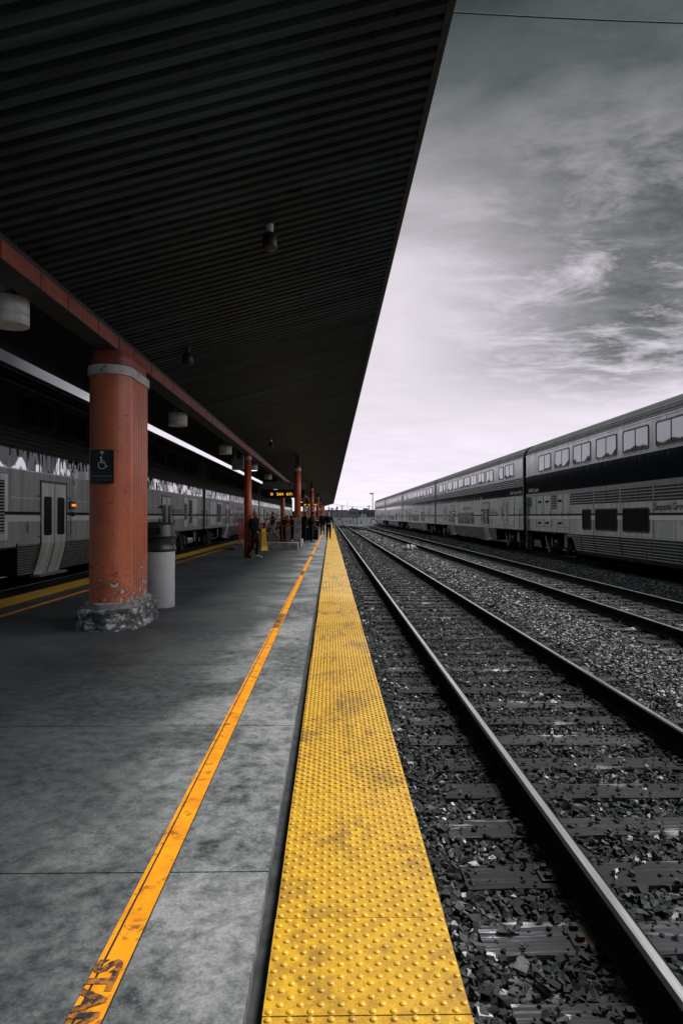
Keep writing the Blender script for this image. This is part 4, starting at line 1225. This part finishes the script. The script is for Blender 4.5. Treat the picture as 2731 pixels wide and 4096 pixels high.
def person(loc, rz, j, label, top='black_cloth', legs='dark_cloth', hair='dark_hair', scale=1., long_hair=False, shoe='black', sole=None, shoeR=None, extra=None, cap=False, bare_ankle=False, face=0.):
    p = empty('person', loc, label, 'person', None, rz); p.scale = (scale,)*3
    g = MB()
    h = j['hea']; n = j['nec']; up = (h-n).normalized()
    # head looks along local -Y turned by face
    fx, fy = sin(face), -cos(face)
    ell(g, h+Vector((0, 0, .01)), .073, .092, .108); ell(g, h+Vector((fx*.03, fy*.03, -.05)), .055, .06, .07)
    ell(g, h+Vector((fx*.098, fy*.098, -.012)), .012, .016, .022)
    for s in (-1, 1): ell(g, h+Vector((s*.074*cos(face), s*.074*sin(face), -.005)), .012, .018, .03)
    capsule(g, n, h-Vector((0, 0, .06)), .055, .05)
    capsule(g, j['wai'], j['che'], .115, .13); ell(g, j['che'], .17, .105, .16); ell(g, j['pel'], .155, .11, .12)
    capsule(g, j['sL'], j['sR'], .06, .06)
    for s in 'LR':
        capsule(g, j['s'+s], j['e'+s], .048, .038); capsule(g, j['e'+s], j['w'+s], .038, .026)
        w = j['w'+s]; d = (w-j['e'+s]).normalized(); hc = w+d*.05
        side = Vector((1, 0, 0)) if abs(d.x) < .8 else Vector((0, 1, 0)); side = (side-d*side.dot(d)).normalized(); nrm = d.cross(side)
        capsule(g, w, w+d*.085, .024, .028)
        for k in range(4):
            b0 = w+d*.085+side*(k-1.5)*.018; L = (.062, .075, .070, .052)[k]
            m1 = b0+d*L*.55+nrm*.006; e1 = m1+d*L*.4+nrm*.022
            g.tube([b0-d*.02, b0, m1, e1], [.009, .0088, .008, .0065], 7)
        g.tube([w+d*.03+side*.02, w+d*.06+side*.045, w+d*.095+side*.052], [.011, .010, .008], 7)
        capsule(g, j['h'+s], j['k'+s], .078, .055); capsule(g, j['k'+s], j['a'+s], .052, .036); capsule(g, j['a'+s], j['t'+s], .035, .03)
    o = g.build('body', 'skin', p); remesh(o, .009, 2)
    # jacket
    g = MB(); capsule(g, j['wai'], j['che'], .145, .155); ell(g, j['che'], .195, .13, .185); ell(g, (j['wai']+j['pel'])/2, .165, .13, .14)
    capsule(g, j['sL'], j['sR'], .075, .075); capsule(g, n-Vector((0, 0, .06)), n+(h-n)*.12, .085, .066)
    for s in 'LR': capsule(g, j['s'+s], j['e'+s], .068, .055); capsule(g, j['e'+s], j['e'+s]+(j['w'+s]-j['e'+s])*.95, .055, .042)
    o = g.build('jacket', top, p); remesh(o, .014)
    g = MB(); ell(g, j['pel'], .170, .125, .125)
    for s in 'LR':
        e = .84 if bare_ankle else 1.0
        capsule(g, j['h'+s], j['k'+s], .094, .072); capsule(g, j['k'+s], j['k'+s]+(j['a'+s]-j['k'+s])*e, .069, .052)
    o = g.build('trousers', legs, p); remesh(o, .014)
    for s in 'LR':
        g = MB(); a = j['a'+s]; t = j['t'+s]; d = (t-a); d2 = Vector((d.x, d.y, 0)).normalized() if Vector((d.x, d.y, 0)).length > .02 else Vector((0, -1, 0))
        hv = a - d.normalized()*.03 - Vector((0, 0, .02))
        capsule(g, hv, t, .046, .038); o = g.build('shoe', (shoeR or shoe) if s == 'R' else shoe, p); remesh(o, .009)
        if sole:
            g = MB(); lo = Vector((0, 0, -.03)); capsule(g, hv+lo, t+lo*.6, .040, .034); q = g.build('sole', sole, o); remesh(q, .009)
    g = MB(); ell(g, h+Vector((-fx*.02, -fy*.02, .035)), .083, .098, .098)
    if long_hair:
        capsule(g, h+Vector((-fx*.05, -fy*.05, 0)), h+Vector((-fx*.07, -fy*.07, -.17)), .075, .05)
    if cap: ell(g, h+Vector((fx*.10, fy*.10, .055)), .055, .055, .012)
    # keep the face free: clip hair verts in front of the face
    o = g.build('hair' if not cap else 'cap', hair if not cap else 'black_cloth', p); remesh(o, .010)
    g = MB()
    for s in (-1, 1):
        e = h+Vector((fx*.088+s*.03*cos(face), fy*.088+s*.03*sin(face), .015)); g.ball(e, .009, 8)
    g.ball(h+Vector((fx*.086, fy*.086, -.055)), .012, 8, 0, (1.6, 1, .4)); g.build('face_features', 'dark_hair', p)
    if extra: extra(p, j)
    return p

def stripes_jacket(p, j):
    g = MB()
    for k in range(6): g.box(-.10+k*.035, -.075+k*.035, .128, .150, 1.12-.012*k, 1.135-.012*k)
    for k in range(6): g.tube([(.14-.004*k, -.02+.01*k, 1.13-.05*k), (.152-.004*k, -.03+.01*k, 1.10-.05*k)], .010, 5)
    g.build('white_print', 'white_cloth', p)
def backpack(p, j):
    g = MB(); g.ball((0, .20, 1.22), 1, 16, 0, (.15, .09, .22)); o = g.build('backpack', 'black_cloth', p)
# woman: side on, facing right
person((-2.62, 23.5, 0), R(68), stand(kL=(.10, -.06, .50), aL=(.10, -.02, .10), tL=(.11, -.20, .035), kR=(-.10, .03, .49), aR=(-.10, .22, .16), tR=(-.10, .13, .035), hea=(0, -.05, 1.585), nec=(0, -.02, 1.45), eL=(.22, .04, 1.13), wL=(.20, -.14, .98), eR=(-.22, .04, 1.13), wR=(-.18, -.16, 1.0)),
       'woman with blonde hair in black jacket and cropped trousers, one white shoe forward', hair='blonde', long_hair=True, shoe='white_cloth', shoeR='black_cloth', bare_ankle=True, scale=.94, extra=stripes_jacket)
def belt(p, j):
    g = MB(); g.lathe(0, 0, [(.162, .985), (.165, 1.0), (.162, 1.012)], 24); g.v = [(x, y*.80, z+.0) for x, y, z in g.v]; g.build('hem', 'white_cloth', p)
    g = MB(); g.ball((0, -.02, 1.485), 1, 12, 0, (.068, .06, .02)); g.build('collar', 'white_cloth', p)
    w = j['wL']; g = MB(); g.lathe(w.x, w.y-.05, [(.035, w.z-.22), (.04, w.z-.08), (.038, w.z-.05)], 12); g.build('bottle', 'black', p)
person((-.13, 43.2, 0), R(4), stand(kL=(.10, -.03, .50), aL=(.10, .06, .12), tL=(.12, -.10, .03), aR=(-.10, -.02, .085), tR=(-.11, -.19, .03), eL=(.27, .04, 1.14), wL=(.28, -.04, .90), eR=(-.27, .06, 1.14), wR=(-.28, .04, .90)),
       'man in black sweater walking towards the camera beside the yellow strip', scale=.99, extra=belt)
def phone(p, j):
    w = j['wL']; g = MB(); g.box(w.x-.03, w.x+.03, w.y-.10, w.y-.02, w.z+.06, w.z+.075); g.build('phone', 'black', p)
person((-1.05, 38.2, 0), R(80), stand(hea=(0, -.09, 1.575), nec=(0, -.03, 1.45), eL=(.22, -.02, 1.14), wL=(.10, -.26, 1.20), eR=(-.22, -.02, 1.14), wR=(-.10, -.26, 1.20)),
       'bearded man in black cap looking down at his phone, black and white sneakers', cap=True, sole='white_cloth', extra=phone)
def strap(p, j):
    g = MB(); g.tube([(.10, -.12, 1.48), (.16, -.14, 1.40), (.19, -.13, 1.2), (.19, -.1, 1.02)], .018, 6); g.build('white_strap', 'white_cloth', p); backpack(p, j)
person((-1.52, 41.0, 0), R(100), stand(hea=(0, -.03, 1.60)), 'person in black with white strap and backpack behind the man with phone', extra=strap)
sit = stand(pel=(0, 0, .50), wai=(0, -.04, .64), che=(0, -.10, .82), nec=(0, -.15, .97), hea=(0, -.22, 1.08), sL=(.18, -.12, .93), sR=(-.18, -.12, .93), eL=(.22, -.22, .68), eR=(-.22, -.22, .68), wL=(.10, -.42, .62), wR=(-.10, -.42, .62),
            hL=(.09, -.02, .50), hR=(-.09, -.02, .50), kL=(.12, -.42, .52), kR=(-.12, -.42, .52), aL=(.12, -.46, .09), aR=(-.12, -.56, .09), tL=(.12, -.62, .03), tR=(-.12, -.72, .03))
person((-1.62, 55.5, 0), R(85), sit, 'person in black seated on a bench facing the near track', sole='white_cloth')
person((-1.45, 72, 0), R(85), sit, 'farther seated person in dark clothes behind the walking man')
person((-1.62, 50.5, 0), R(80), stand(hea=(0, -.30, 1.35), nec=(0, -.20, 1.28), che=(0, -.12, 1.16), wai=(0, -.04, 1.02), sL=(.18, -.16, 1.22), sR=(-.18, -.16, 1.22), eL=(.2, -.3, 1.02), eR=(-.2, -.3, 1.02), wL=(.12, -.48, 1.05), wR=(-.12, -.48, 1.05)),
       'person in dark jacket bending forward over luggage near the outer columns')
for (x, y, lb) in ((-1.75, 55.5, 'dark bench under the person seated in black'), (-1.6, 72, 'dark bench under the farther seated person')):
    b = empty('bench', (x, y, 0), lb, 'bench', 'platform benches')
    g = MB(); g.box(-.25, .25, -.75, .75, .40, .45); g.build('seat', 'black', b); g = MB(); g.box(-.2, -.14, -.6, -.54, 0, .4); g.box(.14, .2, -.6, -.54, 0, .4); g.box(-.2, -.14, .54, .6, 0, .4); g.box(.14, .2, .54, .6, 0, .4); g.build_each('leg', 'black', b)
person((-3.62, 42.5, 0), R(-85), stand(kL=(.10, -.12, .52), aL=(.10, -.20, .085), tL=(.10, -.36, .03), kR=(-.10, .05, .48), aR=(-.10, .36, .20), tR=(-.10, .26, .06)),
       'person in grey trousers striding left behind the coral railing', legs='denim', sole='white_cloth', shoe='dark_cloth')
person((-2.25, 32.0, 0), R(40), stand(hea=(0, -.42, 1.36), nec=(0, -.30, 1.34), che=(0, -.18, 1.24), wai=(0, -.06, 1.08), sL=(.17, -.26, 1.32), sR=(-.17, -.26, 1.32), eL=(.2, -.42, 1.12), wL=(.16, -.55, 1.28), eR=(-.2, -.40, 1.12), wR=(-.14, -.52, 1.26)),
       'person in dark jacket leaning over the coral railing beside the concrete footed column')
person((-2.08, 38.0, 0), R(150), stand(), 'person with yellow collar standing behind the one who leans on the railing')
person((-1.30, 84, 0), R(0), stand(), 'distant person wearing a bright yellow vest beyond the outer columns', top='hivis')
person((-.62, 52.5, 0), R(10), stand(), 'person in dark clothes walking behind the man in black sweater')
# luggage
def suitcase(x, y, w, d, h, label, mt='black_cloth', piping=False, rz=0):
    s = empty('suitcase', (x, y, 0), label, 'luggage', 'dark luggage on the platform', rz)
    g = MB(); pr = rrect(w/2, h/2, .06, 5); g.prism([(px, pz+h/2+.05) for px, pz in pr], 'y', -d/2, d/2); g.build('shell', mt, s)
    g = MB(); g.tube([(-w*.25, 0, h+.05), (-w*.25, 0, h+.22), (w*.25, 0, h+.22), (w*.25, 0, h+.05)], .012, 6); g.build('handle', 'black', s)
    g = MB(); [g.ball((a, 0, .03), .03, 8) for a in (-w*.38, w*.38)]; g.build_each('wheel', 'rubber', s)
    if piping:
        g = MB(); pts = [(px*1.01, -d/2-.005, pz+h/2+.05) for px, pz in pr]; g.tube(pts[6:18], .014, 6); g.build('piping', 'orange', s)
M['orange'] = mat('orange piping', (.75, .14, .02), None, .6)
suitcase(-1.35, 40.0, .52, .3, .75, 'black suitcase with orange piping behind the man with phone', piping=True)
suitcase(-.95, 40.6, .42, .3, .62, 'dark suitcase on the platform right of the man with phone')
suitcase(-1.78, 39.0, .7, .5, 1.15, 'large dark equipment case behind the concrete footed column')

# ------------------------------------------------------------------ far yard
WY = 161.0
def PX(sx, Y): return (sx-1322)/2705*Y
def PZ(sy, Y): return H + (2066-sy)/2705*Y
w = empty('yard_wall', (10, WY, -.46), 'long low white wall with sparse letters across the end of the yard', 'wall')
g = MB(); g.box(-14, 32, 0, .3, 0, PZ(2070.5, WY)+.46); g.box(-14.1, 32.1, -.05, .35, PZ(2070.5, WY)+.46, PZ(2070.5, WY)+.52); g.build('wall_panel', 'wall_white', w)
g = MB(); g.box(-14, 32, -.03, 0, .02, .12)
for k in range(40): g.box(-14+k*1.15, -14+k*1.15+.02, -.012, 0, .12, 1.6)
g.box(-14, 32, -.012, 0, 1.25, 1.27); g.build('wall_seams', 'grey_metal', w)
for sx, ch in ((1335, 'E'), (1363, 'S'), (1374, 'A'), (1385, 'R'), (1396, 'O'), (1407, 'N'), (1440, '2'), (1465.5, 'L')):
    text('letter', ch, .55, mtx((PX(sx, WY)-10, -.02, PZ(2087.5, WY)+.46), (1, 0, 0), (0, 0, 1)), 'grey_metal', w, bold=.01)
def buffer(x, y, label):
    b = empty('buffer_stop', (x, y, -.21), label, 'buffer stop', 'track end buffers')
    for s in (-.75, .75):
        g = MB(); g.tube([(s*1.15, -1.2, 0), (s*.42, 0, 1.15)], .07, 6); g.tube([(s*1.15, 1.0, 0), (s*.42, 0, 1.15)], .07, 6); g.build_each('leg', 'dark_red', b)
    g = MB(); g.box(-.40, .40, -.15, .15, .95, 1.22); g.build('head', 'black', b)
    g = MB(); g.ball((0, -.17, 1.1), .045, 10); g.build('red_lamp', 'redlamp', b)
M['dark_red'] = mat('dark red steel', (.10, .02, .018), (.03, .015, .015), .7, ns=5)
buffer(1.97, 149.5, 'dark A shaped buffer stop with red lamp at the end of the nearest track')
buffer(9.75, 153, 'buffer stop with red lamp just left of the far end of the right train')
# parked cars
def parked_car(x, y, label, mt):
    c = empty('parked_car', (x, y, 0.05), label, 'car', 'cars parked behind the white wall', R(random.uniform(-4, 4)))
    g = MB(); pr = [(-.88, .35), (-.90, .8), (-.80, .92), (-.62, 1.42), (.62, 1.42), (.80, .92), (.90, .8), (.88, .35)]
    g.prism(pr, 'y', -.9, 1.5); g.box(-.86, .86, -2.1, -.9, .35, .92); g.box(-.86, .86, 1.5, 2.1, .35, .95); g.build('body', mt, c)
    g = MB(); g.prism([(-.72, .95), (-.58, 1.36), (.58, 1.36), (.72, .95)], 'y', -.93, -.905); g.build('windscreen', 'car_glass', c)
    g = MB(); 
    for sx in (-.8, .8):
        for sy in (-1.3, 1.3): g.tube([(sx-.1, sy, .3), (sx+.1, sy, .3)], .3, 12)
    g.build_each('wheel', 'rubber', c)
for i in range(13):
    sx = 1296+i*9.6; parked_car(PX(sx, 172), 172, ['white', 'silver', 'pale grey'][i % 3]+' car roof above the white wall, '+['below the warehouse', 'between the lamp post and the signal board'][i > 6], ['wall_white', 'white_metal', 'bin_white'][i % 3])
# buildings
def building(name, sx0, sx1, sy_top, Y, depth, label, wall, extras=None, sx_base=0.):
    x0, x1 = PX(sx0, Y), PX(sx1, Y); zt = PZ(sy_top, Y)
    b = empty(name, ((x0+x1)/2, Y, -.3), label, 'building'); w = (x1-x0)/2; h = zt+.3
    g = MB(); g.box(-w, w, 0, depth, 0, h); g.build('walls', wall, b)
    if extras: extras(b, w, h)
    return b
def wh(b, w, h):
    g = MB(); g.box(-w+1.2, w-.6, -.15, 3, h, h+.42); g.build('parapet', 'parapet', b)
    g = MB(); [g.box(-w+k*w*2/14, -w+k*w*2/14+.06, -.05, 0, .2, h) for k in range(1, 14)]; [g.box(-w, w, -.03, 0, z, z+.03) for z in (1.6, 2.2, 2.8, 3.3)]; g.build('siding_seams', 'parapet', b)
building('warehouse', 1255, 1395, 2043.5, 300, 20, 'long pale sided warehouse with dark parapet beyond the wall', 'siding', wh)
def blk(b, w, h):
    g = MB(); g.box(-w-.2, w+.2, -.3, 4, h, h+.25); g.build('roof_slab', 'building_grey', b)
    g = MB(); g.box(-w*.6, -w*.25, .5, 3, h+.25, h+.95); g.build('chimney', 'parapet', b)
    for k in range(6):
        g = MB(); x = -w+.4+k*(2*w-.8)/6; g.box(x, x+(2*w-.8)/6*.6, -.04, 0, h*.45, h*.8); g.build('window', 'win_dark', b)
building('brick_building', 1401, 1431, 2036.5, 320, 15, 'boxy building with roof chimney, right of the warehouse', 'building_grey', blk)
building('low_block', 1394, 1404, 2043.5, 322, 12, 'narrow dark block between warehouse and chimney building', 'building_dark', blk)
building('flat_building', 1431, 1540, 2041, 330, 18, 'flat roofed dark building running behind the tall lamp post', 'building_dark', blk)
building('low_shed', 1383, 1440, 2061, 240, 6, 'low shed with white fascia in front of the chimney building', 'building_grey', blk)
building('white_kiosk', 1447, 1465, 2058, 200, 4, 'small white kiosk left of the tall lamp post', 'wall_white', blk)
building('pale_house', 1215, 1243, 2033, 215, 10, 'white house with dark window seen between two outer coral columns', 'wall_white', blk)
building('station_block', 1130, 1214, 2048, 190, 10, 'pale building end seen past the concrete footed column', 'building_grey', blk)
# poles
def pole(name, sx, sy_top, Y, r, label, extra=None, base=-.3, cat='pole'):
    p = empty(name, (PX(sx, Y), Y, base), label, cat); h = PZ(sy_top, Y)-base
    g = MB(); g.tube([(0, 0, 0), (0, 0, h)], [r, r*.75], 8); g.build('shaft', 'wood_pole', p)
    if extra: extra(p, h)
    return p
def cross(p, h):
    g = MB(); g.box(-.9, .9, -.06, .06, h-.6, h-.48); g.box(-.7, .7, -.06, .06, h-1.3, h-1.2); [g.box(x-.04, x+.04, -.04, .04, h-.48, h-.3) for x in (-.8, -.4, .4, .8)]; g.build('crossarm', 'wood_pole', p)
def head(p, h):
    g = MB(); g.box(-.75, .25, -.2, .2, h-.05, h+.22); g.build('lamp_head', 'black', p)
def lantern(p, h):
    g = MB(); g.lathe(0, 0, [(.12, h), (.30, h+.25), (.26, h+.7), (.08, h+1.0), (.02, h+1.25)], 12); g.build('lantern', 'black', p); g = MB(); g.lathe(0, 0, [(.5, 0), (.45, .5), (.2, 1.1)], 12); g.build('base', 'black', p)
def antenna(p, h):
    g = MB(); g.box(-1.6, 1.7, -.05, .05, h-.5, h-.4)
    for x in (-1.5, -1.2, -.6, -.3, 0, .3, 1.3, 1.6): g.box(x-.08, x+.08, -.1, .1, h-1.0, h)
    g.build('antenna_array', 'parapet', p)
pole('lamp_post', 1490, 1976, 168, .12, 'tall dark lamp post standing left of the far end of the train', head, cat='lamp post')
pole('lamp_post', 1348.5, 2036, 250, .22, 'ornate dark lamp post with lantern in front of the warehouse', lantern, cat='lamp post')
pole('utility_pole', 1367.5, 2021, 255, .16, 'tall plain utility pole right of the ornate lamp post', cross)
pole('utility_pole', 1314.5, 2022, 240, .13, 'thin pole just right of the canopy end with small box')
pole('antenna_pole', 1328.5, 2031, 260, .2, 'pale pole carrying a wide antenna array above the warehouse', antenna)
pole('utility_pole', 1475, 2020, 240, .15, 'utility pole with cross arms left of the tall lamp post', cross)
pole('radio_mast', 1390, 2007, 420, .12, 'very thin faint radio mast above the warehouse end')
pole('utility_pole', 1462, 2035, 215, .22, 'short thick dark pole near the white kiosk')
pole('signal_post', 1428.6, 2043, 140, .07, 'thin dark post beside the white signal board')
def powerline(name, a, b, sag, r, label):
    pts = []
    for i in range(17):
        t = i/16; p = Vector(a).lerp(Vector(b), t); p.z -= sag*4*t*(1-t); pts.append(p)
    g = MB(); g.tube(pts, r, 5); return tag(g.build(name, 'wood_pole'), label, 'cable')
powerline('power_line', (PX(1318, 240), 240, PZ(2014, 240)), (PX(1475, 240), 240, PZ(2023, 240)), .6, .03, 'upper thin power line sagging between far poles')
powerline('power_line', (PX(1330, 255), 255, PZ(2014, 255)), (PX(1476, 255), 255, PZ(2032, 255)), .3, .03, 'lower thin power line between far poles')
powerline('overhead_cable', (-2, 8.2, PZ(-30, 8.2)+.05), (7.5, 8.2, PZ(70, 8.2)), .12, .010, 'dark cable crossing the sky at the top right corner')
# signal board
b = empty('signal_board', (PX(1420, 138), 138, -.46), 'white board in a dark red frame standing before the white wall', 'sign')
g = MB(); g.box(-.33, .33, -.03, .03, .80, 1.62); g.build('panel', 'wall_white', b)
g = MB(); g.box(-.42, -.33, -.05, .05, 0, 1.72); g.box(.33, .42, -.05, .05, 0, 1.72); g.box(-.33, .33, -.05, .05, 1.62, 1.72); g.build('frame', 'dark_red', b)
g = MB(); [g.box(x-.02, x+.02, -.02, .02, 0, .8) for x in (-.1, 0, .12)]; g.build_each('stand_leg', 'black', b)
for sx, lb in ((1401, 'left small dark planter in front of the white wall'), (1443, 'right small dark planter in front of the white wall')):
    p = empty('planter', (PX(sx, 155), 155, -.2), lb, 'planter', 'small dark planters'); g = MB(); g.lathe(0, 0, [(.10, 0), (.18, .30), (.14, .32)], 10); g.build('pot', 'black', p); g = MB(); [g.tube([(0, 0, .3), (random.uniform(-.08, .08), 0, .75)], .012, 4) for _ in range(5)]; g.build('stems', 'wood_pole', p)
b = empty('switch_stand', (PX(1414.5, 98), 98, -.40), 'low black switch stand in the gravel right of the nearest track', 'switch stand')
g = MB(); g.box(-.22, .22, -.1, .1, .22, .36); g.box(-.04, .04, -.04, .04, 0, .22); g.build('target', 'black', b); g = MB(); g.box(-.3, .3, -.3, .3, 0, .03); g.build('base', 'black', b)
g = MB(); g.box(-4, 4, 0, .5, 0, .2); tag(g.build('low_kerb', 'wall_white', loc=(PX(1411, 146), 146, -.44)), 'low pale concrete block lying across the ground before the white wall', 'concrete block')

# ------------------------------------------------------------------ world & light
wd = bpy.data.worlds.new('World'); SC.world = wd; wd.use_nodes = True; nt = wd.node_tree
bg = nt.nodes['Background']
SUN_EL, SUN_AZ = 60, 60     # azimuth measured from +Y towards +X
sky = nt.nodes.new('ShaderNodeTexSky'); sky.sky_type = 'NISHITA'; sky.sun_disc = False; sky.sun_elevation = R(SUN_EL); sky.sun_rotation = R(SUN_AZ)
tc = nt.nodes.new('ShaderNodeTexCoord'); sp = nt.nodes.new('ShaderNodeSeparateXYZ'); nt.links.new(tc.outputs['Generated'], sp.inputs[0])
X_, Y_, Z_ = sp.outputs
zc = math_(nt, 'MAXIMUM', Z_, 0.0)
el = math_(nt, 'DIVIDE', zc, math_(nt, 'SQRT', math_(nt, 'ADD', math_(nt, 'MULTIPLY', X_, X_), math_(nt, 'MULTIPLY', Y_, Y_))))   # tan elevation
# cloud sheet coordinates
inv_ = math_(nt, 'DIVIDE', 1.0, math_(nt, 'ADD', zc, .10))
cb = nt.nodes.new('ShaderNodeCombineXYZ'); nt.links.new(math_(nt, 'MULTIPLY', X_, inv_), cb.inputs[0]); nt.links.new(math_(nt, 'MULTIPLY', Y_, inv_), cb.inputs[1])
mp = nt.nodes.new('ShaderNodeMapping'); mp.inputs['Rotation'].default_value = (0, 0, R(38)); mp.inputs['Scale'].default_value = (1., 1.45, 1); mp.inputs['Location'].default_value = (3.1, 1.7, 0); nt.links.new(cb.outputs[0], mp.inputs[0])
n1 = noise(nt, mp.outputs[0], 1.1, 9, .62, .35); n2 = noise(nt, mp.outputs[0], 2.9, 10, .68, .35)
# gradient of the cloud deck
e2 = math_(nt, 'ADD', el, math_(nt, 'MULTIPLY', math_(nt, 'SUBTRACT', n1, .5), .34))
base = ramp(nt, e2, [(0., (.93, .86, .96)), (.10, (.80, .74, .83)), (.20, (.72, .67, .75)), (.36, (.68, .63, .70)), (.47, (.38, .365, .39)), (.60, (.10, .116, .116)), (.72, (.030, .042, .044))])
# darker cloud rags to the right, mid height
az = math_(nt, 'DIVIDE', X_, math_(nt, 'MAXIMUM', Y_, .05))
mk = math_(nt, 'MULTIPLY', ramp(nt, math_(nt, 'MULTIPLY', az, 1.), [(.10, 0.), (.42, 1.)]), ramp(nt, el, [(.14, 0.), (.22, 1.), (.52, 1.), (.66, .4)]))
rag = ramp(nt, math_(nt, 'ADD', math_(nt, 'MULTIPLY', n2, .75), math_(nt, 'MULTIPLY', n1, .35)), [(.39, 0.), (.57, 1.)])
cl = mix(nt, math_(nt, 'MULTIPLY', math_(nt, 'MULTIPLY', mk, rag), .92), base, ramp(nt, noise(nt, mp.outputs[0], 5.5, 8, .7, .2), [(.35, (.05, .063, .062)), (.68, (.17, .18, .18))]))
wisp = ramp(nt, math_(nt, 'MULTIPLY_ADD', n2, .5, math_(nt, 'MULTIPLY', n1, .5)), [(.36, .93), (.62, 1.04)])
cl = mix(nt, 1.0, cl, wisp, 'MULTIPLY')
azl = ramp(nt, math_(nt, 'MULTIPLY_ADD', az, .5, .5), [(.265, .06), (.33, .45), (.38, .95), (.41, 1.)])
azl = mix(nt, ramp(nt, el, [(.13, 0.), (.17, 1.)]), 1.0, azl)
cl = mix(nt, 1.0, cl, azl, 'MULTIPLY')
lf = math_(nt, 'MULTIPLY', ramp(nt, math_(nt, 'MULTIPLY', X_, -1.), [(.20, 0.), (.5, 1.)]), ramp(nt, Z_, [(.42, 0.), (.6, 1.)]))
cl = mix(nt, lf, cl, (1.25, 1.27, 1.3))
# brighter overhead again (thin cloud), never in frame
hi = ramp(nt, zc, [(.66, 0.), (.85, 1.)])
cl = mix(nt, hi, cl, (.42, .47, .50))
front = ramp(nt, math_(nt, 'ADD', Y_, math_(nt, 'MULTIPLY', X_, .35)), [(.0, 0.), (.28, 1.)])
front = math_(nt, 'MAXIMUM', front, lf)
cl = mix(nt, front, (.022, .062, .078), cl)     # unseen sky behind and to the left, dimmed and tinted to deepen shadows
gd = nt.nodes.new('ShaderNodeVectorMath'); gd.operation = 'DOT_PRODUCT'; nt.links.new(tc.outputs['Generated'], gd.inputs[0])
_a, _e = R(96), R(34); gd.inputs[1].default_value = (sin(_a)*cos(_e), cos(_a)*cos(_e), sin(_e))
cl = mix(nt, ramp(nt, gd.outputs['Value'], [(.78, 0.), (.97, 1.)]), cl, (2.3, 2.25, 2.25))   # unseen bright sky patch added at right to light the column
sc10 = mix(nt, 1.0, cl, (5.6, 5.6, 5.6), 'MULTIPLY')
fin = mix(nt, .996, sky.outputs['Color'], sc10)
nt.links.new(fin, bg.inputs['Color']); bg.inputs['Strength'].default_value = .10
sl = bpy.data.lights.new('sun', 'SUN'); so = bpy.data.objects.new('sun', sl); COL.objects.link(so)
sl.energy = 2.0; sl.angle = R(16); sl.color = (1, .97, .93)
d = Vector((sin(R(SUN_AZ))*cos(R(SUN_EL)), cos(R(SUN_AZ))*cos(R(SUN_EL)), sin(R(SUN_EL))))
so.rotation_euler = d.to_track_quat('Z', 'Y').to_euler(); so.location = (20, 10, 40)

SC.view_settings.view_transform = 'Standard'; SC.view_settings.look = 'None'; SC.view_settings.exposure = 1.0; SC.view_settings.gamma = 1
SC.cycles.max_bounces = 6; SC.cycles.diffuse_bounces = 1
